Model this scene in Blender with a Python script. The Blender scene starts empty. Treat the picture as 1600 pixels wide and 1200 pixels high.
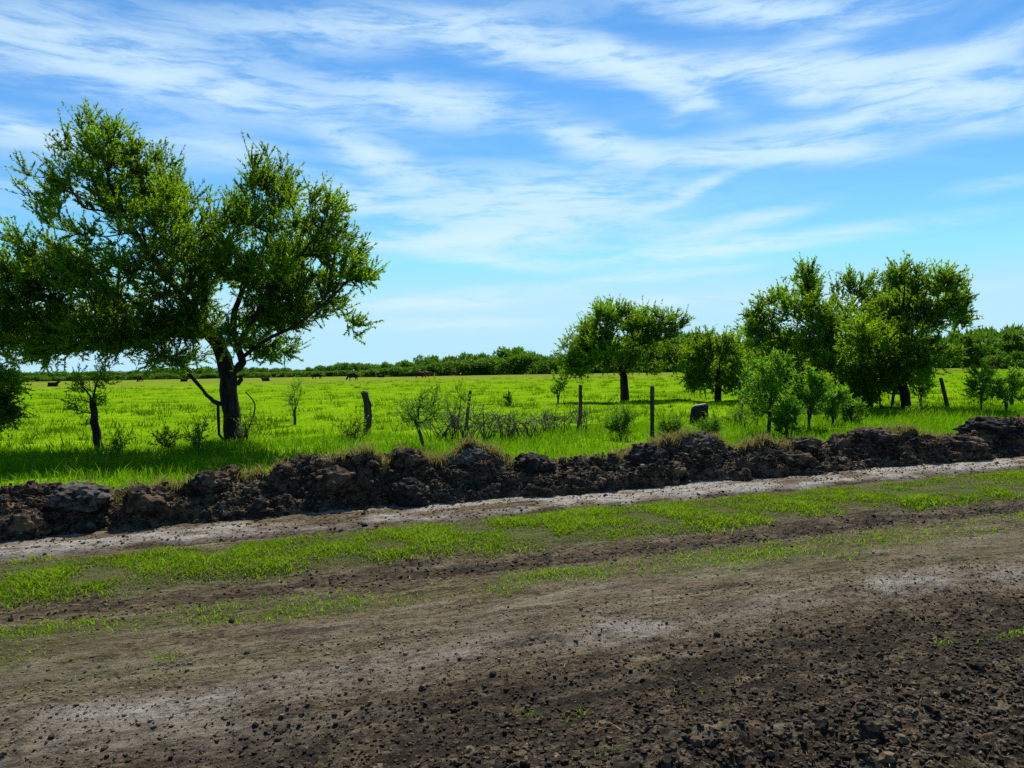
import bpy, bmesh, math, random
import numpy as np
from mathutils import Vector, Matrix

random.seed(7)
RNG = np.random.default_rng(7)
R = math.radians
scene = bpy.context.scene
COL = scene.collection

# ------------------------------------------------------------------ camera
CAM_H, F, W, H = 1.6, 0.75, 1600.0, 1200.0
PITCH, ROLL = R(-1.10), R(1.0)          # looking slightly down, right side dipped
fwd = Vector((0, math.cos(PITCH), math.sin(PITCH)))
up0 = Vector((0, -math.sin(PITCH), math.cos(PITCH)))
rt0 = Vector((1, 0, 0))
RT = rt0 * math.cos(ROLL) - up0 * math.sin(ROLL)
UP = up0 * math.cos(ROLL) + rt0 * math.sin(ROLL)
cam = bpy.data.cameras.new('camera')
cam.sensor_width, cam.lens, cam.clip_end, cam.clip_start = 36.0, 27.0, 12000.0, 0.05
cam_o = bpy.data.objects.new('camera', cam)
m = Matrix((RT, UP, -fwd)).transposed().to_4x4()
m.translation = (0, 0, CAM_H)
cam_o.matrix_world = m
COL.objects.link(cam_o)
scene.camera = cam_o

# ------------------------------------------------------------------ sun, exposure
SUN_EL, SUN_AZ = R(49), R(10)            # azimuth measured from +Y (ahead) towards +X (right)
sun = bpy.data.lights.new('sun', 'SUN')
sun.energy, sun.angle, sun.color = 5.0, R(0.55), (1.0, 0.955, 0.87)
sun_o = bpy.data.objects.new('sun', sun)
sd = Vector((math.sin(SUN_AZ) * math.cos(SUN_EL), math.cos(SUN_AZ) * math.cos(SUN_EL), math.sin(SUN_EL)))
sun_o.rotation_euler = sd.to_track_quat('Z', 'Y').to_euler()
sun_o.location = (0, 0, 60)
COL.objects.link(sun_o)
scene.view_settings.view_transform = 'Standard'
scene.view_settings.look = 'None'
scene.view_settings.gamma = 1.0
scene.view_settings.use_curve_mapping = False
scene.view_settings.exposure = 0.55
scene.render.engine = 'CYCLES'
scene.cycles.max_bounces = 6
scene.cycles.use_denoising = False        # keep the grain of soil and leaves
scene.cycles.transparent_max_bounces = 4


def ray(px, py):
    return (fwd + RT * ((px - W / 2) / (W * F)) + UP * ((H / 2 - py) / (W * F))).normalized()


def P(px, py, depth):
    """point on the line of sight of a photo pixel at a distance 'depth' ahead (along +Y)"""
    d = ray(px, py)
    k = depth / d.y
    return Vector((d.x * k, depth, CAM_H + d.z * k))


def G(px, py, z=0.0):
    """where the line of sight meets the ground"""
    d = ray(px, py)
    k = (z - CAM_H) / d.z
    return Vector((d.x * k, d.y * k, z))


# ------------------------------------------------------------------ node helpers
class NT:
    def __init__(s, tree):
        s.t = tree
        s.n = tree.nodes
        s.l = tree.links

    def node(s, typ, **kw):
        n = s.n.new(typ)
        for k, v in kw.items():
            if k.startswith('_'):
                setattr(n, k[1:], v)
        return n

    def put(s, sock, v):
        if hasattr(v, 'is_output') or isinstance(v, bpy.types.NodeSocket):
            s.l.new(v, sock)
        elif v is not None:
            sock.default_value = v

    def math(s, op, a, b=None, c=None, clamp=False):
        n = s.n.new('ShaderNodeMath')
        n.operation = op
        n.use_clamp = clamp
        for i, v in enumerate((a, b, c)):
            if v is not None:
                s.put(n.inputs[i], v)
        return n.outputs[0]

    def mix(s, f, a, b, blend='MIX'):
        n = s.n.new('ShaderNodeMix')
        n.data_type = 'RGBA'
        n.blend_type = blend
        n.clamp_factor = True
        s.put(n.inputs[0], f)
        s.put(n.inputs[6], a if not isinstance(a, tuple) else (*a[:3], 1))
        s.put(n.inputs[7], b if not isinstance(b, tuple) else (*b[:3], 1))
        return n.outputs[2]

    def noise(s, vec, scale, detail=4, rough=0.55, dist=0.0, color=False):
        n = s.n.new('ShaderNodeTexNoise')
        if vec is not None:
            s.l.new(vec, n.inputs['Vector'])
        n.inputs['Scale'].default_value = scale
        n.inputs['Detail'].default_value = detail
        n.inputs['Roughness'].default_value = rough
        n.inputs['Distortion'].default_value = dist
        return n.outputs['Color' if color else 'Fac']

    def ramp(s, v, lo, hi, a=0.0, b=1.0):
        n = s.n.new('ShaderNodeMapRange')
        n.interpolation_type = 'SMOOTHSTEP'
        s.put(n.inputs[0], v)
        for i, x in enumerate((lo, hi, a, b)):
            n.inputs[i + 1].default_value = x
        return n.outputs[0]

    def attr(s, name):
        n = s.n.new('ShaderNodeAttribute')
        n.attribute_name = name
        return n.outputs['Fac']


# ------------------------------------------------------------------ sky
world = bpy.data.worlds.new('World')
scene.world = world
world.use_nodes = True
nt = NT(world.node_tree)
nt.n.clear()
SKY_STRENGTH = 0.128
out = nt.n.new('ShaderNodeOutputWorld')
bg = nt.n.new('ShaderNodeBackground')
nt.l.new(bg.outputs[0], out.inputs[0])
bg.inputs[1].default_value = SKY_STRENGTH
sky = nt.n.new('ShaderNodeTexSky')
sky.sky_type = 'NISHITA'
sky.sun_disc = False
sky.sun_elevation = SUN_EL
sky.sun_rotation = SUN_AZ
sky.altitude = 50
sky.air_density, sky.dust_density, sky.ozone_density = 0.6, 0.0, 3.0
hsv = nt.n.new('ShaderNodeHueSaturation')
hsv.inputs['Saturation'].default_value = 1.22
hsv.inputs['Hue'].default_value = 0.492
hsv.inputs['Value'].default_value = 1.0
nt.l.new(sky.outputs[0], hsv.inputs['Color'])
tc = nt.n.new('ShaderNodeTexCoord')
sep = nt.n.new('ShaderNodeSeparateXYZ')
nt.l.new(tc.outputs['Generated'], sep.inputs[0])
az = nt.math('ARCTAN2', sep.outputs[0], sep.outputs[1])
el = nt.math('ARCSINE', sep.outputs[2])
cmb = nt.n.new('ShaderNodeCombineXYZ')
nt.l.new(az, cmb.inputs[0])
nt.l.new(el, cmb.inputs[1])
# wind-drawn wisps: bend the coordinates a little with noise
mp0 = nt.n.new('ShaderNodeMapping')
mp0.inputs['Scale'].default_value = (4.0, 12.0, 1)
nt.l.new(cmb.outputs[0], mp0.inputs[0])
w1 = nt.noise(mp0.outputs[0], 1.6, 5, 0.6, color=True)
vm = nt.n.new('ShaderNodeVectorMath')
vm.operation = 'SUBTRACT'
nt.l.new(w1, vm.inputs[0])
vm.inputs[1].default_value = (0.5, 0.5, 0.5)
vs = nt.n.new('ShaderNodeVectorMath')
vs.operation = 'MULTIPLY'
nt.l.new(vm.outputs[0], vs.inputs[0])
vs.inputs[1].default_value = (0.07, 0.022, 0)
va = nt.n.new('ShaderNodeVectorMath')
va.operation = 'ADD'
nt.l.new(cmb.outputs[0], va.inputs[0])
nt.l.new(vs.outputs[0], va.inputs[1])
WARP = va.outputs[0]


def sky_coord(px, py):
    d = ray(px, py)
    return math.atan2(d.x, d.y), math.asin(d.z)


STREAKS = [  # photo position, half length, half thickness (photo px), slope down to the right, density
    (300, 135, 470, 60, 3, .62), (700, 160, 200, 44, 5, .66), (120, 60, 330, 66, 0, .30), (40, 210, 170, 40, 2, .55),
    (560, 45, 470, 52, -4, .40), (850, 80, 250, 44, 11, .95), (1020, 120, 140, 34, 26, .95), (1090, 145, 70, 26, -40, .7),
    (1240, 106, 300, 28, 7, .92), (1430, 135, 230, 38, 8, .85), (1520, 88, 170, 28, -15, .6), (1180, 15, 210, 30, 8, .85),
    (1340, 188, 330, 28, -3, .52), (1560, 180, 130, 32, 0, .6), (930, 222, 130, 34, 12, .78), (1080, 246, 170, 18, 4, .7),
    (1270, 234, 170, 28, 4, .8), (585, 245, 110, 42, 20, .75), (810, 330, 330, 96, 6, .62), (900, 300, 260, 60, -8, .35),
    (720, 372, 290, 22, -2, .75), (1160, 384, 360, 20, -3, .72), (1150, 350, 140, 22, -12, .5), (745, 402, 130, 22, 8, .6),
    (1075, 300, 110, 16, -18, .6), (690, 472, 240, 24, -3, .55), (1060, 470, 180, 14, -2, .5), (720, 508, 200, 18, 0, .45), (1000, 432, 260, 14, -4, .45), (1330, 470, 200, 14, -2, .35),
    (20, 300, 160, 22, 0, .5), (560, 310, 120, 34, 4, .45), (1290, 60, 200, 24, -8, .36), (1560, 290, 90, 16, -4, .2),
    (1290, 140, 90, 22, 4, .45), (330, 230, 190, 44, 6, .3),
]
dens = None
for (cx, cy, hl, ht, ang, st) in STREAKS:
    a, e = sky_coord(cx, cy)
    mp = nt.n.new('ShaderNodeMapping')
    mp.vector_type = 'TEXTURE'
    mp.inputs['Location'].default_value = (a, e, 0)
    mp.inputs['Rotation'].default_value = (0, 0, -R(ang))
    mp.inputs['Scale'].default_value = (hl / 1200.0 * 1.3, ht / 1200.0 * 1.12, 1)
    nt.l.new(WARP, mp.inputs[0])
    gr = nt.n.new('ShaderNodeTexGradient')
    gr.gradient_type = 'QUADRATIC_SPHERE'
    nt.l.new(mp.outputs[0], gr.inputs[0])
    dens = nt.math('MULTIPLY_ADD', gr.outputs['Fac'], st * 2.0, dens if dens is not None else 0.0)
# fibres inside the streaks, the same everywhere in the sky
mp1 = nt.n.new('ShaderNodeMapping')
mp1.inputs['Scale'].default_value = (5.0, 30.0, 1)
mp1.inputs['Rotation'].default_value = (0, 0, R(-5))
nt.l.new(WARP, mp1.inputs[0])
fib = nt.noise(mp1.outputs[0], 1.5, 8, 0.67, 0.35)
fibm = nt.ramp(fib, 0.34, 0.64, 0.14, 1.55)
dens = nt.math('MULTIPLY', dens, fibm)
# thin veil over the whole sky, seamless (direction based)
mp2 = nt.n.new('ShaderNodeMapping')
mp2.inputs['Scale'].default_value = (1.6, 1.6, 7.0)
nt.l.new(tc.outputs['Generated'], mp2.inputs[0])
veil = nt.noise(mp2.outputs[0], 1.5, 5, 0.6, 0.8)
veil = nt.ramp(veil, 0.45, 0.80, 0.03, 0.26)
dens = nt.math('ADD', dens, veil)
dens = nt.math('SUBTRACT', 1.0, nt.math('EXPONENT', nt.math('MULTIPLY', dens, -1.35)))
dens = nt.math('MULTIPLY', dens, 0.93)
K = 1 / (SKY_STRENGTH * 2 ** scene.view_settings.exposure)
CLOUD = (0.70 * K, 0.92 * K, 1.06 * K)
clear = nt.mix(1.0, hsv.outputs[0], (0.50 * K, 0.82 * K, 1.0 * K), 'DARKEN')
skycol = nt.mix(dens, clear, CLOUD)
nt.l.new(skycol, bg.inputs[0])

# ------------------------------------------------------------------ numpy noise


def _h(ix, iy, iz, seed):
    n = (ix.astype(np.int64) * 374761393 + iy.astype(np.int64) * 668265263 + iz.astype(np.int64) * 2147483647 + seed * 974711) & 0xFFFFFFFF
    n = ((n ^ (n >> 13)) * 1274126177) & 0xFFFFFFFF
    n = ((n ^ (n >> 16)) * 2246822519) & 0xFFFFFFFF
    n = n ^ (n >> 15)
    return (n & 0xFFFFFF) / float(0xFFFFFF)


def vnoise(p, seed=0):
    i = np.floor(p).astype(np.int64)
    f = p - i
    f = f * f * f * (f * (f * 6 - 15) + 10)
    r = 0
    for dx in (0, 1):
        wx = f[:, 0] if dx else 1 - f[:, 0]
        for dy in (0, 1):
            wy = f[:, 1] if dy else 1 - f[:, 1]
            for dz in (0, 1):
                wz = f[:, 2] if dz else 1 - f[:, 2]
                r = r + wx * wy * wz * _h(i[:, 0] + dx, i[:, 1] + dy, i[:, 2] + dz, seed)
    return r * 2 - 1


def fbm(p, oct=4, seed=0, gain=0.5):
    a, s, t = 1.0, 0.0, 0.0
    q = p.copy()
    for k in range(oct):
        s = s + a * vnoise(q, seed + k * 17)
        t += a
        a *= gain
        q = q * 2.03 + 11.3
    return s / t


def worley(p, seed=0):
    """F1, F2 and the id of the nearest cell"""
    i = np.floor(p).astype(np.int64)
    f1 = np.full(len(p), 9.0)
    f2 = np.full(len(p), 9.0)
    cid = np.zeros(len(p))
    zs = (-1, 0, 1)
    for dx in (-1, 0, 1):
        for dy in (-1, 0, 1):
            for dz in zs:
                c = i + np.array((dx, dy, dz))
                q = np.stack([c[:, k] + _h(c[:, 0], c[:, 1], c[:, 2], seed + 31 * k) for k in range(3)], 1)
                d = np.sqrt(((q - p) ** 2).sum(1))
                idd = _h(c[:, 0], c[:, 1], c[:, 2], seed + 99)
                n1 = d < f1
                f2 = np.where(n1, f1, np.minimum(f2, d))
                cid = np.where(n1, idd, cid)
                f1 = np.where(n1, d, f1)
    return f1, f2, cid


def sst(x, a, b):
    t = np.clip((x - a) / (b - a), 0, 1)
    return t * t * (3 - 2 * t)


# ------------------------------------------------------------------ mesh helpers
def mesh_np(name, v, faces_flat, nper, mat=None, smooth=False, attrs=None):
    """mesh from arrays; every face has nper corners"""
    me = bpy.data.meshes.new(name)
    v = np.ascontiguousarray(v, dtype=np.float32)
    f = np.ascontiguousarray(faces_flat, dtype=np.int32).ravel()
    nf = len(f) // nper
    me.vertices.add(len(v))
    me.vertices.foreach_set('co', v.ravel())
    me.loops.add(len(f))
    me.loops.foreach_set('vertex_index', f)
    me.polygons.add(nf)
    me.polygons.foreach_set('loop_start', np.arange(nf, dtype=np.int32) * nper)
    me.polygons.foreach_set('loop_total', np.full(nf, nper, dtype=np.int32))
    me.polygons.foreach_set('use_smooth', np.full(nf, smooth, dtype=bool))
    for k, a in (attrs or {}).items():
        at = me.attributes.new(k, 'FLOAT', 'POINT')
        at.data.foreach_set('value', np.ascontiguousarray(a, dtype=np.float32))
    me.update(calc_edges=True)
    me.validate()
    if mat:
        me.materials.append(mat)
    return me


def link(name, me, parent=None, loc=None):
    o = bpy.data.objects.new(name, me)
    COL.objects.link(o)
    if parent:
        o.parent = parent
    if loc is not None:
        o.location = loc
    return o


def tag(o, label=None, cat=None, group=None, kind=None):
    if label:
        o['label'] = label
    if cat:
        o['category'] = cat
    if group:
        o['group'] = group
    if kind:
        o['kind'] = kind
    return o


def copy_tree(o, parent=None):
    c = o.copy()
    COL.objects.link(c)
    c.parent = parent
    for ch in o.children:
        copy_tree(ch, c)
    return c


class MB:
    def __init__(s):
        s.v, s.f, s.n = [], [], 0

    def tube(s, pts, rad, sides=6, cap=True, knob=0.0):
        pts = [Vector(p) for p in pts]
        k = len(pts)
        ref = Vector((0.31, 0.87, 0.38))
        base = s.n
        for i in range(k):
            t = (pts[min(i + 1, k - 1)] - pts[max(i - 1, 0)])
            t = t.normalized() if t.length > 1e-9 else Vector((0, 0, 1))
            a = t.cross(ref)
            if a.length < 0.05:
                a = t.cross(Vector((1, 0, 0)))
            a.normalize()
            b = t.cross(a)
            for j in range(sides):
                th = 2 * math.pi * j / sides
                r = rad[i] * (1 + (knob * (random.random() - 0.5) if knob else 0))
                s.v.append(pts[i] + a * (r * math.cos(th)) + b * (r * math.sin(th)))
        for i in range(k - 1):
            for j in range(sides):
                j2 = (j + 1) % sides
                s.f.append((base + i * sides + j, base + i * sides + j2, base + (i + 1) * sides + j2, base + (i + 1) * sides + j))
        s.n += k * sides
        if cap:
            s.f.append(tuple(base + (k - 1) * sides + j for j in range(sides)))
            s.f.append(tuple(base + j for j in reversed(range(sides))))

    def mesh(s, name, mat, smooth=True):
        me = bpy.data.meshes.new(name)
        me.from_pydata([tuple(v) for v in s.v], [], s.f)
        me.validate()
        me.update()
        me.polygons.foreach_set('use_smooth', np.full(len(me.polygons), smooth, dtype=bool))
        me.materials.append(mat)
        return me


# ------------------------------------------------------------------ materials
def new_mat(name):
    mt = bpy.data.materials.new(name)
    mt.use_nodes = True
    t = NT(mt.node_tree)
    t.n.clear()
    o = t.n.new('ShaderNodeOutputMaterial')
    return mt, t, o


def leaf_mat(name, dark, light, trans, tmix=0.45, dry=None, spec=0.08):
    mt, t, o = new_mat(name)
    f = t.attr('tint')
    c = t.mix(f, dark, light)
    if dry:
        c = t.mix(t.attr('dry'), c, dry)
    d = t.n.new('ShaderNodeBsdfPrincipled')
    t.l.new(c, d.inputs['Base Color'])
    d.inputs['Roughness'].default_value = 0.55
    d.inputs['Specular IOR Level'].default_value = spec
    tr = t.n.new('ShaderNodeBsdfTranslucent')
    tcx = t.mix(f, tuple(x * 0.6 for x in trans), trans)
    if dry:
        tcx = t.mix(t.attr('dry'), tcx, dry)
    t.l.new(tcx, tr.inputs[0])
    ms = t.n.new('ShaderNodeMixShader')
    ms.inputs[0].default_value = tmix
    t.l.new(d.outputs[0], ms.inputs[1])
    t.l.new(tr.outputs[0], ms.inputs[2])
    t.l.new(ms.outputs[0], o.inputs[0])
    return mt


def rough_mat(name, a, b, scale=8.0, bump=0.4, stretch=(1, 1, 1), rough=0.9, c=None, cscale=2.0, spec=0.06):
    mt, t, o = new_mat(name)
    tcn = t.n.new('ShaderNodeTexCoord')
    mp = t.n.new('ShaderNodeMapping')
    mp.inputs['Scale'].default_value = stretch
    t.l.new(tcn.outputs['Object'], mp.inputs[0])
    n1 = t.noise(mp.outputs[0], scale, 6, 0.65)
    col = t.mix(t.ramp(n1, 0.3, 0.7), a, b)
    if c:
        n2 = t.noise(mp.outputs[0], cscale, 5, 0.6)
        col = t.mix(t.ramp(n2, 0.52, 0.66), col, c)
    d = t.n.new('ShaderNodeBsdfPrincipled')
    t.l.new(col, d.inputs['Base Color'])
    d.inputs['Roughness'].default_value = rough
    d.inputs['Specular IOR Level'].default_value = spec
    bp = t.n.new('ShaderNodeBump')
    bp.inputs['Strength'].default_value = bump
    bp.inputs['Distance'].default_value = 0.03
    t.l.new(t.noise(mp.outputs[0], scale * 2.2, 6, 0.7), bp.inputs['Height'])
    t.l.new(bp.outputs[0], d.inputs['Normal'])
    t.l.new(d.outputs[0], o.inputs[0])
    return mt


M = {}
M['bark'] = rough_mat('bark', (0.010, 0.009, 0.008), (0.040, 0.035, 0.029), 9, 1.0, (1, 1, 0.25))
M['bark_pale'] = rough_mat('bark_pale', (0.03, 0.027, 0.022), (0.10, 0.085, 0.065), 14, 0.7, (1, 1, 0.3))
M['dead_wood'] = rough_mat('dead_wood', (0.03, 0.025, 0.025), (0.10, 0.082, 0.078), 18, 0.5)
M['post_wood'] = rough_mat('post_wood', (0.022, 0.02, 0.019), (0.085, 0.075, 0.066), 22, 0.9, (1, 1, 0.12))
M['stump_bark'] = rough_mat('stump_bark', (0.012, 0.011, 0.010), (0.05, 0.042, 0.035), 16, 0.9)
M['cut_wood'] = rough_mat('cut_wood', (0.16, 0.135, 0.105), (0.34, 0.30, 0.25), 20, 0.4)
M['leaf_big'] = leaf_mat('leaf_big', (0.020, 0.056, 0.003), (0.12, 0.225, 0.005), (0.34, 0.58, 0.006), 0.46)
M['leaf_mid'] = leaf_mat('leaf_mid', (0.024, 0.068, 0.004), (0.125, 0.24, 0.007), (0.33, 0.58, 0.008), 0.46)
M['leaf_light'] = leaf_mat('leaf_light', (0.035, 0.095, 0.010), (0.10, 0.23, 0.015), (0.22, 0.46, 0.015), 0.45)
M['leaf_far'] = leaf_mat('leaf_far', (0.026, 0.070, 0.008), (0.085, 0.185, 0.012), (0.15, 0.32, 0.010), 0.35)
M['grass_field'] = leaf_mat('grass_field', (0.085, 0.195, 0.003), (0.20, 0.360, 0.005), (0.30, 0.56, 0.005), 0.45, dry=(0.20, 0.19, 0.03), spec=0.0)
M['grass_tall'] = leaf_mat('grass_tall', (0.035, 0.105, 0.003), (0.11, 0.235, 0.004), (0.19, 0.42, 0.004), 0.45, dry=(0.26, 0.20, 0.07), spec=0.0)
M['grass_verge'] = leaf_mat('grass_verge', (0.050, 0.120, 0.003), (0.17, 0.29, 0.005), (0.28, 0.48, 0.005), 0.40, dry=(0.26, 0.20, 0.10), spec=0.0)
M['tussock'] = leaf_mat('tussock', (0.030, 0.080, 0.003), (0.09, 0.165, 0.004), (0.13, 0.26, 0.004), 0.40, spec=0.0)
M['straw'] = leaf_mat('straw', (0.10, 0.075, 0.04), (0.34, 0.26, 0.15), (0.28, 0.20, 0.10), 0.3, spec=0.0)
M['clod'] = rough_mat('clod', (0.018, 0.015, 0.012), (0.090, 0.068, 0.048), 16, 1.0, c=(0.21, 0.145, 0.085), cscale=7)
M['clod_dark'] = rough_mat('clod_dark', (0.012, 0.011, 0.010), (0.050, 0.042, 0.036), 14, 1.0, c=(0.12, 0.09, 0.06), cscale=9)
M['clod_pale'] = rough_mat('clod_pale', (0.045, 0.037, 0.029), (0.19, 0.165, 0.135), 22, 1.0, c=(0.025, 0.020, 0.016), cscale=11)
M['stone_dark'] = rough_mat('stone_dark', (0.010, 0.010, 0.010), (0.035, 0.033, 0.032), 20, 0.7)


def gravel_mat():
    mt, t, o = new_mat('crumbs')
    f = t.attr('tint')
    c = t.mix(t.ramp(f, 0.0, 0.62), (0.012, 0.0095, 0.007), (0.090, 0.064, 0.037))
    c = t.mix(t.ramp(f, 0.66, 0.95), c, (0.36, 0.30, 0.22))
    d = t.n.new('ShaderNodeBsdfPrincipled')
    t.l.new(c, d.inputs['Base Color'])
    d.inputs['Roughness'].default_value = 0.85
    d.inputs['Specular IOR Level'].default_value = 0.08
    t.l.new(d.outputs[0], o.inputs[0])
    return mt


M['crumbs'] = gravel_mat()


def track_mat():
    mt, t, o = new_mat('track_soil')
    tcn = t.n.new('ShaderNodeTexCoord')
    v = tcn.outputs['Object']
    mp = t.n.new('ShaderNodeMapping')
    mp.inputs['Rotation'].default_value = (0, 0, -ANG)
    t.l.new(v, mp.inputs[0])
    mp2 = t.n.new('ShaderNodeMapping')
    mp2.inputs['Scale'].default_value = (0.45, 1.0, 1.0)
    t.l.new(mp.outputs[0], mp2.inputs[0])
    s = mp2.outputs[0]
    fine = t.noise(s, 38, 8, 0.75)
    med = t.noise(s, 9, 6, 0.65)
    big = t.noise(s, 1.7, 5, 0.6)
    spk = t.noise(v, 120, 3, 0.7)
    c = t.mix(t.ramp(fine, 0.36, 0.64), (0.042, 0.030, 0.017), (0.195, 0.145, 0.078))
    c = t.mix(t.math('MULTIPLY', t.ramp(med, 0.45, 0.66), 0.6), c, (0.23, 0.172, 0.097), 'MIX')
    blot = t.noise(s, 19, 5, 0.7)
    c = t.mix(t.math('MULTIPLY', t.ramp(blot, 0.50, 0.38), 0.8), c, (0.030, 0.023, 0.015))
    c = t.mix(t.math('MULTIPLY', t.ramp(blot, 0.56, 0.66), 0.55), c, (0.20, 0.16, 0.10))
    mp3 = t.n.new('ShaderNodeMapping')
    mp3.inputs['Scale'].default_value = (0.22, 1.0, 1.0)
    t.l.new(mp.outputs[0], mp3.inputs[0])
    st = t.noise(mp3.outputs[0], 5.5, 7, 0.72, 0.3)
    c = t.mix(t.math('MULTIPLY', t.ramp(st, 0.53, 0.64), 0.75), c, (0.27, 0.225, 0.155))
    c = t.mix(t.math('MULTIPLY', t.ramp(st, 0.47, 0.38), 0.8), c, (0.024, 0.018, 0.013))
    c = t.mix(t.math('MULTIPLY', t.ramp(t.noise(s, 2.6, 5, 0.65), 0.50, 0.66), 0.5), c, (0.085, 0.048, 0.030))
    dk = t.math('MULTIPLY', t.attr('wet'), t.ramp(t.math('ADD', med, t.math('MULTIPLY', fine, 0.5)), 1.02, 0.60), clamp=True)
    c = t.mix(dk, c, (0.016, 0.0125, 0.0095))
    pl = t.math('MULTIPLY', t.attr('pale'), t.ramp(t.math('ADD', med, t.math('MULTIPLY', fine, 0.6)), 0.52, 0.92), clamp=True)
    c = t.mix(pl, c, (0.40, 0.365, 0.315))
    gr = t.math('MULTIPLY', t.attr('grassy'), t.ramp(fine, 0.30, 0.62), clamp=True)
    c = t.mix(gr, c, (0.060, 0.100, 0.010))
    sp2 = t.noise(s, 62, 4, 0.7)
    hp = t.noise(v, 15, 6, 0.75)
    c = t.mix(t.math('MULTIPLY', t.attr('heap'), t.ramp(hp, 0.54, 0.62), clamp=True), c, (0.16, 0.125, 0.08))
    wv = t.ramp(t.attr('wet'), 0.2, 0.9, 1.0, 0.35)
    c = t.mix(t.math('MULTIPLY', t.math('MULTIPLY', t.ramp(spk, 0.56, 0.68), 0.55), wv), c, (0.23, 0.185, 0.13))
    c = t.mix(t.math('MULTIPLY', t.math('MULTIPLY', t.ramp(sp2, 0.58, 0.68), 0.5), wv), c, (0.20, 0.155, 0.10))
    c = t.mix(t.math('MULTIPLY', t.ramp(spk, 0.44, 0.33), 0.85), c, (0.014, 0.012, 0.010))
    c = t.mix(t.math('MULTIPLY', t.ramp(sp2, 0.43, 0.34), 0.8), c, (0.016, 0.013, 0.011))
    d = t.n.new('ShaderNodeBsdfPrincipled')
    t.l.new(c, d.inputs['Base Color'])
    d.inputs['Roughness'].default_value = 0.88
    d.inputs['Specular IOR Level'].default_value = 0.04
    bp = t.n.new('ShaderNodeBump')
    bp.inputs['Strength'].default_value = 1.0
    bp.inputs['Distance'].default_value = 0.035
    hh = t.math('ADD', t.noise(s, 32, 7, 0.78), t.math('MULTIPLY', med, 0.5))
    t.l.new(hh, bp.inputs['Height'])
    t.l.new(bp.outputs[0], d.inputs['Normal'])
    t.l.new(d.outputs[0], o.inputs[0])
    return mt


def bank_mat():
    mt, t, o = new_mat('bank_soil')
    tcn = t.n.new('ShaderNodeTexCoord')
    v = tcn.outputs['Object']
    a = t.noise(v, 4.5, 7, 0.68, 0.3)
    b = t.noise(v, 17, 6, 0.7)
    c = t.mix(t.ramp(b, 0.32, 0.7), (0.016, 0.0135, 0.012), (0.085, 0.064, 0.048))
    c = t.mix(t.math('MULTIPLY', t.ramp(a, 0.45, 0.60), 0.9), c, (0.20, 0.128, 0.072))
    c = t.mix(t.math('MULTIPLY', t.ramp(t.noise(v, 2.6, 6, 0.7, 0.6), 0.58, 0.68), t.ramp(b, 0.4, 0.6)), c, (0.30, 0.27, 0.24))
    d = t.n.new('ShaderNodeBsdfPrincipled')
    t.l.new(c, d.inputs['Base Color'])
    d.inputs['Roughness'].default_value = 0.9
    d.inputs['Specular IOR Level'].default_value = 0.04
    bp = t.n.new('ShaderNodeBump')
    bp.inputs['Strength'].default_value = 1.0
    bp.inputs['Distance'].default_value = 0.04
    t.l.new(t.math('ADD', t.noise(v, 30, 7, 0.75), a), bp.inputs['Height'])
    t.l.new(bp.outputs[0], d.inputs['Normal'])
    t.l.new(d.outputs[0], o.inputs[0])
    return mt


def pasture_mat():
    mt, t, o = new_mat('pasture_turf')
    tcn = t.n.new('ShaderNodeTexCoord')
    v = tcn.outputs['Object']
    mp = t.n.new('ShaderNodeMapping')
    mp.inputs['Scale'].default_value = (0.5, 1.0, 1.0)
    t.l.new(v, mp.inputs[0])
    s = mp.outputs[0]
    a = t.noise(s, 0.35, 6, 0.6)
    b = t.noise(s, 2.4, 6, 0.65)
    f = t.noise(v, 22, 5, 0.7)
    c = t.mix(t.ramp(a, 0.35, 0.65), (0.105, 0.215, 0.004), (0.19, 0.335, 0.006))
    c = t.mix(t.ramp(b, 0.56, 0.70), c, (0.060, 0.125, 0.003))
    c = t.mix(t.math('MULTIPLY', t.ramp(f, 0.5, 0.72), 0.5), c, (0.18, 0.28, 0.006))
    # the far end of the pasture is rougher, part-dry grass
    sp = t.n.new('ShaderNodeSeparateXYZ')
    t.l.new(v, sp.inputs[0])
    c = t.mix(t.math('MULTIPLY', t.ramp(t.noise(s, 0.9, 6, 0.7), 0.54, 0.68), 0.55), c, (0.150, 0.165, 0.020))
    far = t.ramp(t.math('ADD', sp.outputs[1], t.math('MULTIPLY', a, 60)), 105, 190)
    c = t.mix(t.math('MULTIPLY', far, t.ramp(t.noise(s, 0.12, 5, 0.6), 0.36, 0.6, 0.35, 0.95)), c, (0.150, 0.165, 0.025))
    d = t.n.new('ShaderNodeBsdfPrincipled')
    t.l.new(c, d.inputs['Base Color'])
    d.inputs['Roughness'].default_value = 0.9
    d.inputs['Specular IOR Level'].default_value = 0.0
    bp = t.n.new('ShaderNodeBump')
    bp.inputs['Strength'].default_value = 0.8
    bp.inputs['Distance'].default_value = 0.12
    t.l.new(t.math('ADD', t.noise(s, 5, 5, 0.65), b), bp.inputs['Height'])
    t.l.new(bp.outputs[0], d.inputs['Normal'])
    t.l.new(d.outputs[0], o.inputs[0])
    return mt


# ------------------------------------------------------------------ the lie of the land: u runs along the track, v across it
ANG = math.atan(0.38)
CA, SA = math.cos(ANG), math.sin(ANG)


def uv2xy(u, v):
    return u * CA - v * SA, u * SA + v * CA


def xy2uv(x, y):
    return x * CA + y * SA, -x * SA + y * CA


def p3(u, v, z=0.0, s=1.0):
    return np.stack([u * s, v * s, np.zeros_like(u) + z], 1)


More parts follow.
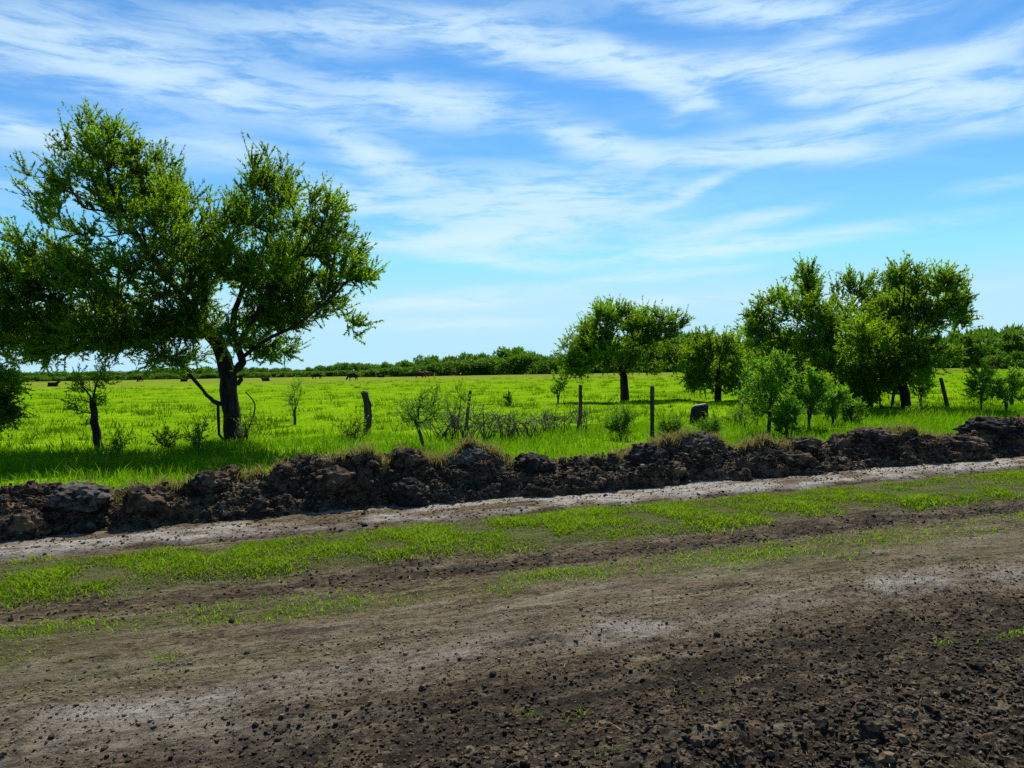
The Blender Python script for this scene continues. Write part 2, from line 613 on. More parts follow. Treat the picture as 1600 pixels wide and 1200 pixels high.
SPOTS = ()
for (px_, py_, ru_, rv_) in ((905, 1112, .07, .04), (832, 1100, .05, .03), (1085, 1072, .04, .03), (1590, 988, .16, .06), (260, 1030, .10, .05), (400, 963, .16, .05), (1480, 1000, .08, .04), (940, 1185, .06, .03)):
    q_ = G(px_, py_)
    SPOTS += ((*xy2uv(q_.x, q_.y), ru_, rv_, 0.8),)


def masks(u, v):
    """soft bands across the track: grass, pale dust, wet dark soil, loose clods"""
    w = v + 0.16 * fbm(p3(u, v, 3.3, 0.8), 4, 5) + 0.10 * fbm(p3(u, v, 1.3, 3.1), 3, 8)
    n1 = fbm(p3(u * 0.55, v, 7.7, 1.1), 4, 21)
    n2 = fbm(p3(u * 0.6, v, 2.2, 3.0), 4, 33)
    g = sst(w, 6.18, 6.50) * (1 - sst(w, 7.35, 7.65)) * np.clip(1.15 + 0.7 * n1 + 0.8 * n2, 0, 1)
    g2 = 0.7 * np.exp(-((w - 5.36) / 0.24) ** 2) * sst(n1 + 0.6 * n2, 0.02, 0.35)
    # one sward by the left, one at mid track, one further along
    for (uc, vc, ru, rv, k) in ((-1.7, 5.62, 1.5, .22, 1.0), (2.25, 5.32, .62, .19, 1.0), (4.9, 5.35, 1.4, .30, 1.0), (8.9, 5.45, 1.5, .26, .8), (1.0, 5.4, .5, .1, .7)) + SPOTS:
        g2 = np.maximum(g2, k * np.exp(-((u - uc) / ru) ** 2 - ((w - vc) / rv) ** 2) * np.clip(0.8 + 1.2 * n2, 0, 1.2))
    pale = 1.0 * sst(w, 7.98, 8.15) * (1 - sst(w, 9.1, 9.4)) * np.clip(0.60 + 1.0 * n1 + 2.2 * n2 + 0.35 * np.tanh((u - 4) * .5), 0, 1)
    pale2 = 1.25 * np.exp(-((w - 4.08) / 0.18) ** 2) * np.clip(0.75 + 1.4 * n1, 0, 1)
    pale2 = np.maximum(pale2 * (0.35 + 0.65 * sst(n2 + 0.5 * n1, -0.15, 0.3)), 0.45 * np.exp(-((w - 3.9) / 0.55) ** 2) * np.exp(-((u + 1.2) / 1.6) ** 2) * np.clip(0.6 + 1.4 * n2, 0, 1))
    pale2 = np.maximum(pale2, 0.25 * np.exp(-((w - 4.7) / 0.4) ** 2) * np.clip(0.6 + 1.2 * n2, 0, 1))
    wet = (1 - sst(w, 3.55, 4.05)) * 0.95
    wet = np.maximum(wet, np.exp(-((w - 5.95) / 0.27) ** 2) * np.clip(0.85 + 0.8 * n1, 0, 1))
    wet = np.maximum(wet, np.exp(-((w - 7.95) / 0.15) ** 2) * 0.7)
    wet = wet * (1 - 0.85 * np.exp(-((u + 1.4) / 1.2) ** 2) * sst(v, 3.0, 3.6))
    heap = 1 - sst(w + 0.25 * n1, 2.45, 3.15)
    return g, g2, pale, pale2, wet, heap


def track_h(u, v, fine=True):
    g, g2, pale, pale2, wet, heap = masks(u, v)
    h = 0.018 * fbm(p3(u, v, 0, 0.9), 3, 2) + 0.010 * fbm(p3(u * 0.6, v, 0, 4.0), 3, 3)
    h += 0.012 * fbm(p3(u * 0.7, v, 0, 9.0), 4, 6, 0.65)
    h -= 0.055 * np.exp(-((v - 3.55) / 0.42) ** 2) + 0.04 * np.exp(-((v - 5.95) / 0.25) ** 2)
    h += 0.03 * np.exp(-((v - 4.25) / 0.22) ** 2) + 0.04 * sst(v, 6.2, 6.6) * (1 - sst(v, 7.4, 7.8))
    h += 0.02 * np.exp(-((v - 8.4) / 0.2) ** 2) - 0.045 * np.exp(-((v - 7.97) / 0.12) ** 2)
    if fine:
        rough = 0.75 + 0.9 * wet - 0.5 * heap - 0.1 * pale
        f1, f2, cid = worley(p3(u, v, 0.5, 9.0), 4)
        h += rough * 0.013 * (cid - 0.5) * sst(f2 - f1, 0.0, 0.6)
        f1, f2, cid = worley(p3(u, v, 0.5, 22.0), 9)
        h += rough * 0.010 * (0.6 - f1)
        h += heap * (0.06 + 0.085 * fbm(p3(u, v, 4, 2.2), 4, 12, 0.45) + 0.050 * fbm(p3(u, v, 4, 6.5), 4, 15, 0.5))
        h += 0.006 * rough * fbm(p3(u, v, 0, 30), 3, 19)
    return h


def axis(parts):
    """concatenated ranges (a, b, step)"""
    r = []
    for (a, b, s) in parts:
        n = max(2, int(round((b - a) / s)) + 1)
        x = np.linspace(a, b, n)
        r.append(x if not r else x[1:])
    return np.concatenate(r)


def grid_faces(nu, nv):
    i = np.arange(nu * nv).reshape(nu, nv)
    return np.stack([i[:-1, :-1], i[1:, :-1], i[1:, 1:], i[:-1, 1:]], -1).reshape(-1, 4)


# the ground under everything
gs = 6000.0
me = mesh_np('ground', np.array([(-gs, -gs, -0.25), (gs, -gs, -0.25), (gs, gs, -0.25), (-gs, gs, -0.25)]), np.array([0, 1, 2, 3]), 4,
             rough_mat('ground_soil', (0.05, 0.07, 0.02), (0.10, 0.12, 0.04), 0.5, 0.2))
tag(link('ground', me), 'flat open land under the track and fields', 'ground', kind='structure')

# dirt track and verge
ua = axis([(-60, -8, 1.0), (-8, -3, 0.08), (-3, -1, 0.035), (-1, 4.5, 0.016), (4.5, 6.0, 0.03), (6.0, 15, 0.05), (15, 24, 0.15), (24, 70, 1.5)])
va_ = axis([(-30, 0, 1.5), (0, 1.9, 0.12), (1.9, 3.1, 0.0135), (3.1, 4.4, 0.02), (4.4, 9.6, 0.034), (9.6, 11.2, 0.1)])
uu, vv = np.meshgrid(ua, va_, indexing='ij')
uu, vv = uu.ravel(), vv.ravel()
g, g2, pale, pale2, wet, heap = masks(uu, vv)
zz = track_h(uu, vv)
zz = zz - 0.2 * sst(vv, 10.7, 11.2)
x, y = uv2xy(uu, vv)
me = mesh_np('dirt_track', np.stack([x, y, zz], 1), grid_faces(len(ua), len(va_)), 4, track_mat(), True,
             {'grassy': np.clip(g * 0.9 + g2 * 0.8 + 0.35 * sst(vv, 4.1, 4.6) * (1 - sst(vv, 5.5, 6.0)) * np.clip(0.5 + 1.2 * fbm(p3(uu * .5, vv, 1, 1.6), 4, 55), 0, 1), 0, 1), 'pale': np.clip(pale + pale2 * 0.8, 0, 1), 'wet': wet, 'heap': heap})
tag(link('dirt_track', me), 'bare earth track with wet dark ruts and a pale dusty strip', 'track', kind='structure')

# pasture: one sheet from behind the bank to the horizon


def geo(a, b, first, ratio):
    r, s = [a], first
    while r[-1] < b:
        r.append(r[-1] + s)
        s *= ratio
    return np.array(r)


vp = geo(10.3, 5000, 0.12, 1.018)
up_ = geo(0, 5000, 0.20, 1.032)
up_ = np.concatenate([-up_[:0:-1], up_]) + 5.0
uu, vv = np.meshgrid(up_, vp, indexing='ij')
uu, vv = uu.ravel(), vv.ravel()


def pasture_h(u, v):
    near = 1 - sst(v, 60, 140)
    return (0.07 * fbm(p3(u, v, 0, 0.35), 3, 41) + 0.075 * near * fbm(p3(u, v, 0, 1.3), 4, 42)) - 0.03 - 0.12 * (1 - sst(v, 10.3, 11.0))


zz = pasture_h(uu, vv)
x, y = uv2xy(uu, vv)
me = mesh_np('pasture', np.stack([x, y, zz], 1), grid_faces(len(up_), len(vp)), 4, pasture_mat(), True)
tag(link('pasture', me), 'bright green grazed pasture reaching to the far trees', 'pasture', kind='structure')


def ground_z(x_, y_):
    u, v = xy2uv(np.atleast_1d(np.float64(x_)), np.atleast_1d(np.float64(y_)))
    return float(pasture_h(u, v)[0]) if v[0] > 10.5 else float(track_h(u, v)[0])


# ------------------------------------------------------------------ bank of dug earth
CREST_PX = [(-500, 768, .42), (-200, 765, .42), (0, 764, .42), (60, 745, .5), (130, 728, .6), (190, 738, .5), (250, 743, .45), (330, 735, .45), (400, 728, .46), (500, 720, .5), (600, 708, .56),
            (640, 704, .58), (700, 708, .54), (740, 697, .6), (780, 708, .5), (835, 700, .55), (880, 706, .5), (960, 706, .46), (1020, 690, .55),
            (1090, 676, .62), (1150, 684, .55), (1220, 688, .46), (1290, 680, .52), (1350, 663, .62), (1420, 668, .58), (1480, 680, .44), (1545, 652, .66), (1600, 660, .6), (1800, 660, .55)]
cu, ch = [], []
for (px, py, _) in CREST_PX:
    d = ray(px, py)
    # crest line stands at v = 9.62
    k = 9.62 / (-d.x * SA + d.y * CA)
    cu.append(k * (d.x * CA + d.y * SA))
    ch.append(min(0.85, max(0.3, CAM_H + d.z * k)))
cu, ch = np.array(cu), np.array(ch)
o_ = np.argsort(cu)
cu, ch = cu[o_], ch[o_]


def bank_h(u):
    return np.interp(u, cu, ch)


ub = axis([(-45, -9, 0.35), (-9, -4, 0.06), (-4, 14, 0.024), (14, 22, 0.06), (22, 55, 0.4)])
sb = np.linspace(0, 1, 96)
uu, ss = np.meshgrid(ub, sb, indexing='ij')
uu, ss = uu.ravel(), ss.ravel()
hh = bank_h(uu) * (0.88 + 0.50 * fbm(p3(uu, uu * 0, 9, 1.9), 4, 61, 0.6))
front = 8.78 + 0.34 * fbm(p3(uu, uu * 0, 5, 0.7), 3, 62)
back = 10.85 + 0.2 * fbm(p3(uu, uu * 0, 5, 0.7), 3, 63)
cr = 9.62 + 0.16 * fbm(p3(uu, uu * 0, 1, 1.2), 3, 64)
a1 = np.clip(ss / 0.5, 0, 1)
a2 = np.clip((ss - 0.5) / 0.5, 0, 1)
vv = np.where(ss < 0.5, front + (cr - front) * a1, cr + (back - cr) * a2)
prof = np.where(ss < 0.5, 0.75 * a1 ** 0.85 + 0.25 * np.sin(a1 * math.pi / 2), np.cos(a2 * math.pi / 2) ** 1.2)
zz = hh * prof - 0.06
edge = sst(ss, 0.0, 0.1) * (1 - sst(ss, 0.85, 1.0))
pt = np.stack([uu, vv, zz], 1)
f1, f2, cid = worley(pt * 3.1 + 3, 71)
lump = (cid - 0.40) * sst(f2 - f1, 0.02, 0.28)
f1b, f2b, cidb = worley(pt * 7.5 + 7, 72)
lump2 = (cidb - 0.4) * sst(f2b - f1b, 0.02, 0.3)
f1c, f2c, cidc = worley(pt * 17 + 1, 73)
rgh = fbm(pt * 5.0, 4, 74)
big_ = fbm(pt * np.array([1.5, 2.2, 2.2]), 5, 76, 0.58)
rid = 1 - 2 * np.abs(fbm(pt * 3.4 + 9, 4, 77, 0.6))
disp = edge * (0.10 * lump + 0.035 * lump2 + 0.014 * (cidc - 0.5) + 0.19 * big_ + 0.10 * rgh + 0.05 * (rid - 0.5) + 0.03 * fbm(pt * 24, 3, 78))
ny = np.where(ss < 0.5, -0.75, 0.25)
pt[:, 1] += disp * ny
pt[:, 2] += disp * 0.75
pt[:, 0] += edge * 0.05 * fbm(pt * 4 + 20, 2, 75)
x, y = uv2xy(pt[:, 0], pt[:, 1])
bank_pts = np.stack([x, y, pt[:, 2]], 1)
M['bank'] = bank_mat()
me = mesh_np('earth_bank', bank_pts, grid_faces(len(ub), len(sb)), 4, M['bank'], True)
tag(link('earth_bank', me), 'long low bank of dug dark earth beside the track', 'earth bank', kind='structure')
BANK_P = bank_pts.reshape(len(ub), len(sb), 3)


def bank_at(u, s):
    i = int(np.clip(np.searchsorted(ub, u), 0, len(ub) - 1))
    j = int(np.clip(round(s * (len(sb) - 1)), 0, len(sb) - 1))
    return Vector(BANK_P[i, j])


# ------------------------------------------------------------------ scattered crumbs, clods, straw (uncountable)
ICO_V = np.array([(1, 0.1, -.4), (0.1, 1, -.4), (-1, -.1, -.4), (-.1, -1, -.4), (.75, .3, .45), (-.25, .72, .6), (-.68, -.35, .5), (.3, -.75, .62)], float)
ICO_F = np.array([(0, 1, 4), (1, 5, 4), (1, 2, 5), (2, 6, 5), (2, 3, 6), (3, 7, 6), (3, 0, 7), (0, 4, 7), (4, 5, 6), (4, 6, 7)])


def crumbs(name, pos, size, mat, label, cat, tint=None):
    n = len(pos)
    sc = size[:, None, None] * RNG.uniform(0.55, 1.25, (n, 1, 3)) * np.array([1, 1, 0.75])
    v = ICO_V[None] * (1 + 0.45 * (RNG.random((n, len(ICO_V), 1)) - 0.5)) * sc
    th = RNG.random(n) * 6.283
    c, s = np.cos(th)[:, None], np.sin(th)[:, None]
    v = np.stack([v[:, :, 0] * c - v[:, :, 1] * s, v[:, :, 0] * s + v[:, :, 1] * c, v[:, :, 2]], -1) + pos[:, None, :]
    f = ICO_F[None] + (np.arange(n) * len(ICO_V))[:, None, None]
    t = (RNG.random(n) if tint is None else tint)
    me_ = mesh_np(name, v.reshape(-1, 3), f.reshape(-1), 3, mat, False, {'tint': np.repeat(t, len(ICO_V))})
    return tag(link(name, me_), label, cat, kind='stuff')


def scatter(n, u0, u1, v0, v1, dens):
    u = RNG.uniform(u0, u1, n)
    v = RNG.uniform(v0, v1, n)
    k = RNG.random(n) < dens(u, v)
    return u[k], v[k]


def d_crumb(u, v):
    g, g2, pale, pale2, wet, heap = masks(u, v)
    return np.clip(0.65 + 0.35 * wet + 0.6 * heap - 0.5 * g - 0.1 * pale, 0.02, 1)


u1, v1 = scatter(36000, -2.0, 5.6, 1.9, 4.7, d_crumb)
u2, v2 = scatter(26000, -4, 13, 4.7, 8.9, d_crumb)
u = np.concatenate([u1, u2])
v = np.concatenate([v1, v2])
g, g2, pale, pale2, wet, heap = masks(u, v)
sz = np.minimum(0.003 + 0.0032 * RNG.exponential(1.0, len(u)) * (0.7 + 0.5 * wet + 1.0 * heap + 1.1 * np.exp(-((v - 5.95) / 0.3) ** 2) + 1.2 * sst(v, 7.8, 8.3)), 0.015)
x, y = uv2xy(u, v)
z = track_h(u, v) + sz * 0.25
fl = sst(fbm(p3(u, v, 6, 2.2), 3, 18), 0.0, 0.4)
dryz = np.clip(1 - 1.3 * wet, 0, 1)
tint = np.clip(RNG.beta(1.2, 2.6, len(u)) * (1 - 0.35 * wet) + dryz * RNG.uniform(0.22, 0.55, len(u)) + 0.40 * (RNG.random(len(u)) < 0.02 + 0.22 * heap * fl), 0, 0.76)
crumbs('soil_crumbs', np.stack([x, y, z], 1), sz, M['crumbs'], 'loose crumbs of dark soil scattered over the track', 'soil crumbs', tint)

# broken lumps, larger than the crumbs
bm_ = bmesh.new()
bmesh.ops.create_icosphere(bm_, subdivisions=2, radius=1.0)
LUMP_V = np.array([q.co[:] for q in bm_.verts])
LUMP_F = np.array([[q.index for q in f.verts] for f in bm_.faces])
bm_.free()


def d_lump(u, v):
    g, g2, pale, pale2, wet, heap = masks(u, v)
    return np.clip(0.03 + 0.16 * wet + 0.9 * heap * np.clip(0.5 + fbm(p3(u, v, 8, 1.8), 3, 28), 0.1, 1) + 0.5 * np.exp(-((v - 5.95) / 0.22) ** 2) + 0.5 * sst(v, 7.75, 7.95) - 0.4 * g, 0.01, 1)


u, v = scatter(6000, -4, 13, 1.9, 8.9, d_lump)
u3, v3 = scatter(3600, -0.8, 5.0, 1.9, 3.15, d_lump)
u, v = np.concatenate([u, u3]), np.concatenate([v, v3])
n = len(u)
g, g2, pale, pale2, wet, heap = masks(u, v)
sz = np.minimum(0.006 + 0.0055 * RNG.exponential(1.0, n), 0.028)
x, y = uv2xy(u, v)
z = track_h(u, v)
lv = np.repeat(LUMP_V[None], n, 0)
off = np.repeat(RNG.random((n, 1, 3)) * 90, len(LUMP_V), 1)
q = (lv * 1.5 + off).reshape(-1, 3)
r_ = 1 + 0.75 * fbm(q, 3, 29, 0.65).reshape(n, -1, 1) + 0.30 * vnoise(q * 4, 30).reshape(n, -1, 1)
lv = lv * r_ * (sz[:, None, None] * RNG.uniform(0.65, 1.3, (n, 1, 3)) * np.array([1, 1, 0.7])) + np.stack([x, y, z + sz * 0.15], 1)[:, None, :]
lf = LUMP_F[None] + (np.arange(n) * len(LUMP_V))[:, None, None]
tl = np.clip(RNG.beta(1.3, 2.4, n) + 0.35 * heap * sst(fbm(p3(u, v, 8, 1.9), 3, 31), 0.0, 0.4), 0, 0.72)
me = mesh_np('soil_lumps', lv.reshape(-1, 3), lf.reshape(-1), 3, M['crumbs'], False, {'tint': np.clip(np.repeat(tl, len(LUMP_V)) + RNG.normal(0, .10, n * len(LUMP_V)), 0, 0.74)})
tag(link('soil_lumps', me), 'broken lumps of dark soil strewn along the track and dug heap', 'soil lumps', kind='stuff')

# clods of the bank
n = 46000
ui = RNG.integers(0, len(ub), n)
si = np.clip((RNG.beta(1.5, 2.6, n) * 95).astype(int), 2, 80)
k = (ub[ui] > -8) & (ub[ui] < 22)
pos = BANK_P[ui[k], si[k]]
sz = np.minimum(0.007 + 0.009 * RNG.exponential(1.0, len(pos)), 0.045)
crumbs('bank_clods', pos + np.array([0, 0, 0.2]) * sz[:, None], sz, M['crumbs'], 'small broken clods all over the earth bank', 'clods', np.clip(RNG.beta(1.3, 1.9, len(pos)) * 0.85, 0, 1))


def blades(name, pos, h, w, lean, mat, label, cat, tint=None, dry=None, kind='stuff', parent=None, ldir=None, bend=0.5, segs=2):
    """grass blades: tapering strips of segs pieces, bent over"""
    n = len(pos)
    th = RNG.random(n) * 6.283 if ldir is None else ldir
    d = np.stack([np.cos(th), np.sin(th), np.zeros(n)], 1)
    fa = RNG.random(n) * 6.283
    sd_ = np.stack([np.cos(fa), np.sin(fa), np.zeros(n)], 1)
    ln = (lean * RNG.uniform(0.3, 1.5, n) * h)[:, None]
    hh_ = h[:, None]
    ww = w[:, None] * 0.5
    up = np.array([0, 0, 1.0])
    if segs == 1:
        v = np.stack([pos - sd_ * ww, pos + sd_ * ww, pos + up * hh_ + d * ln], 1)
        f = np.array([[0, 1, 2]])
    else:
        mid = pos + up * hh_ * 0.55 + d * ln * 0.3
        tip = pos + up * hh_ * (1 - bend * 0.25) + d * ln
        v = np.stack([pos - sd_ * ww, pos + sd_ * ww, mid - sd_ * ww * 0.8, mid + sd_ * ww * 0.8, tip], 1)
        f = np.array([[0, 1, 3], [0, 3, 2], [2, 3, 4]])
    nvp = v.shape[1]
    ff = f[None] + (np.arange(n) * nvp)[:, None, None]
    at = {'tint': np.repeat(RNG.random(n) if tint is None else tint, nvp)}
    if dry is not None:
        at['dry'] = np.repeat(dry, nvp)
    me_ = mesh_np(name, v.reshape(-1, 3), ff.reshape(-1), 3, mat, False, at)
    o = link(name, me_, parent)
    if parent is None:
        tag(o, label, cat, kind=kind)
    return o


# grass strip on the verge and the thin swards on the track
def d_verge(u, v):
    g, g2, pale, pale2, wet, heap = masks(u, v)
    return np.clip(g * np.clip(1.05 + 0.9 * fbm(p3(u, v, 0, 2.2), 3, 81), 0.55, 1), 0, 1)


u, v = scatter(210000, -4.5, 15, 6.0, 7.9, d_verge)
x, y = uv2xy(u, v)
cl = fbm(p3(u, v, 0, 2.2), 3, 81)
h = RNG.uniform(0.012, 0.055, len(u)) * np.clip(1.0 + 1.8 * cl, 0.3, 2.2)
dry = np.clip((RNG.random(len(u)) < 0.20 + 0.45 * sst(-cl, 0.0, 0.4)) * RNG.uniform(.5, 1, len(u)), 0, 1)
blades('verge_grass', np.stack([x, y, track_h(u, v, False) - 0.004], 1), h, RNG.uniform(0.005, 0.011, len(u)), 1.1, M['grass_verge'],
       'strip of short weedy grass along the verge of the track', 'grass', np.clip(0.35 + 1.1 * cl + RNG.normal(0, .25, len(u)), 0, 1), dry)


def d_sward(u, v):
    g, g2, pale, pale2, wet, heap = masks(u, v)
    return np.clip(g2 * 0.9, 0, 1)


u, v = scatter(240000, -4, 12, 2.2, 6.3, d_sward)
x, y = uv2xy(u, v)
blades('track_grass', np.stack([x, y, track_h(u, v, False) - 0.003], 1), RNG.uniform(0.012, 0.05, len(u)), RNG.uniform(0.004, 0.009, len(u)), 0.9, M['grass_verge'],
       'thin low green grass creeping over the track', 'grass', RNG.uniform(.4, 1, len(u)), (RNG.random(len(u)) < 0.2) * 0.8)

# dry straw lying about


def d_straw(u, v):
    g, g2, pale, pale2, wet, heap = masks(u, v)
    return np.clip(0.30 - 0.2 * wet + 0.7 * heap * np.clip(0.4 + 1.6 * fbm(p3(u, v, 8, 1.5), 3, 27), 0, 1.3) + 0.3 * np.exp(-((v - 5.0) / 0.6) ** 2), 0.02, 1)


u, v = scatter(70000, -4, 12, 1.9, 8.6, d_straw)
x, y = uv2xy(u, v)
blades('track_straw', np.stack([x, y, track_h(u, v) + 0.002], 1), RNG.uniform(0.003, 0.013, len(u)), RNG.uniform(0.003, 0.007, len(u)), 4.0, M['straw'],
       'bits of dry straw lying on the track', 'straw', segs=1)
n = 24000
ui = RNG.integers(0, len(ub), n)
si = (RNG.beta(1.6, 2.0, n) * 88).astype(int) + 3
k = (ub[ui] > -6) & (ub[ui] < 20)
pn = fbm(BANK_P[ui, si] * 1.7, 3, 91)
k &= pn > -0.25
pos = BANK_P[ui[k], si[k]]
blades('bank_straw', pos, RNG.uniform(0.01, 0.05, len(pos)), RNG.uniform(0.003, 0.008, len(pos)), 2.2, M['straw'], 'dead roots and straw hanging from the earth bank', 'straw', segs=1)
# dry grass along the crest
n = 26000
uc = RNG.uniform(-6, 20, n)
pn = fbm(p3(uc, uc * 0, 3, 0.9), 3, 93)
k = (pn > -0.08) & (RNG.random(n) < sst(pn, -0.1, 0.25))
uc = uc[k]
si = np.clip((0.47 + RNG.normal(0.03, 0.04, len(uc))) * 95, 34, 90).astype(int)
ui = np.clip(np.searchsorted(ub, uc), 0, len(ub) - 1)
pos = BANK_P[ui, si]
blades('crest_grass', pos, RNG.uniform(0.04, 0.18, len(pos)), RNG.uniform(0.005, 0.010, len(pos)), 0.8, M['grass_tall'], 'dry tawny grass growing on the crest of the earth bank', 'grass',
       RNG.random(len(pos)), np.clip(RNG.normal(0.85, 0.2, len(pos)), 0, 1))

# tall roadside grass between the bank and the fence


def d_tall(u, v):
    cl_ = fbm(p3(u, v, 2, 0.7), 3, 101)
    return np.clip(0.75 + 0.9 * cl_, 0.15, 1) * (1 - 0.85 * sst(v, 18.6, 20.2))


u, v = scatter(150000, -8, 30, 10.5, 20.5, d_tall)
x, y = uv2xy(u, v)
cl = fbm(p3(u, v, 2, 0.9), 3, 102)
ht = RNG.uniform(0.08, 0.26, len(u)) * (1 + 0.8 * cl) * (1 - 0.45 * sst(v, 17, 20))
tall = RNG.random(len(u)) < 0.03
ht = np.where(tall, ht * 1.8, ht)
blades('roadside_grass', np.stack([x, y, pasture_h(u, v) - 0.01], 1), ht, RNG.uniform(0.008, 0.018, len(u)), 0.45, M['grass_tall'],
       'lush tall grass growing between the earth bank and the fence', 'grass', np.clip(0.55 + 0.5 * cl + RNG.normal(0, .22, len(u)), 0, 1), (RNG.random(len(u)) < 0.07) * 0.8)

# grazed pasture grass in small tussocks
n = 300000
v = 18.8 + (RNG.random(n) ** 1.7) * 75
u = RNG.uniform(-0.62, 1, n) * (v * 1.25) + 0.25 * v
cl = fbm(p3(u, v, 2, 0.8), 3, 111)
k = RNG.random(n) < np.clip(0.7 + 1.0 * cl, 0.12, 1)
u, v, cl = u[k], v[k], cl[k]
x, y = uv2xy(u, v)
h = RNG.uniform(0.03, 0.085, len(u)) * (1 + 0.9 * cl) * (0.9 + 0.004 * v)
blades('pasture_grass', np.stack([x, y, pasture_h(u, v) - 0.005], 1), h, RNG.uniform(0.012, 0.026, len(u)) * (0.7 + v * 0.016), 0.6, M['grass_field'],
       'short bright green grazed grass of the pasture', 'grass', np.clip(0.6 + 0.6 * cl + RNG.normal(0, .2, len(u)), 0, 1), (RNG.random(len(u)) < 0.05 + 0.45 * sst(fbm(p3(u, v, 5, 0.5), 4, 113), 0.02, 0.35)) * RNG.uniform(0.3, 0.9, len(u)), segs=1)
# darker ungrazed tussocks and droppings dotted over the pasture
n = 1700
vt = 20 + RNG.random(n) ** 1.4 * 110
ut = RNG.uniform(-0.6, 1, n) * (vt * 1.25) + 0.25 * vt
reps = 34
cu_ = np.repeat(ut, reps)
cv_ = np.repeat(vt, reps)
rr = np.repeat(RNG.uniform(0.10, 0.34, n) * (1 + vt * 0.006), reps)
u = cu_ + rr * RNG.normal(0, 0.9, len(cu_))
v = cv_ + rr * RNG.normal(0, 0.5, len(cu_))
x, y = uv2xy(u, v)
blades('pasture_tussocks', np.stack([x, y, pasture_h(u, v) - 0.01], 1), RNG.uniform(0.07, 0.30, len(u)) * (0.5 + 1.8 * rr), RNG.uniform(0.02, 0.045, len(u)), 0.6, M['tussock'],
       'darker ungrazed tussocks dotted over the pasture', 'grass', RNG.uniform(0.2, 1, len(u)), segs=1)


# ------------------------------------------------------------------ trees
def leaves_mesh(name, pos, dirn, L, Wd, mat, tint):
    """pointed leaves: pos base, dirn unit direction, random roll"""
    n = len(pos)
    r = RNG.normal(0, 1, (n, 3))
    sd_ = np.cross(dirn, r)
    sd_ /= np.linalg.norm(sd_, axis=1, keepdims=True) + 1e-9
    L = L[:, None]
    Wd = Wd[:, None] * 0.5
    up = np.cross(sd_, dirn)
    v = np.stack([pos + sd_ * Wd + up * L * 0.05, pos + dirn * L, pos - sd_ * Wd + up * L * 0.05], 1)
    f = np.array([[0, 1, 2]])[None] + (np.arange(n) * 3)[:, None, None]
    return mesh_np(name, v.reshape(-1, 3), f.reshape(-1), 3, mat, False, {'tint': np.repeat(tint, 3)})


DENS = 1.5


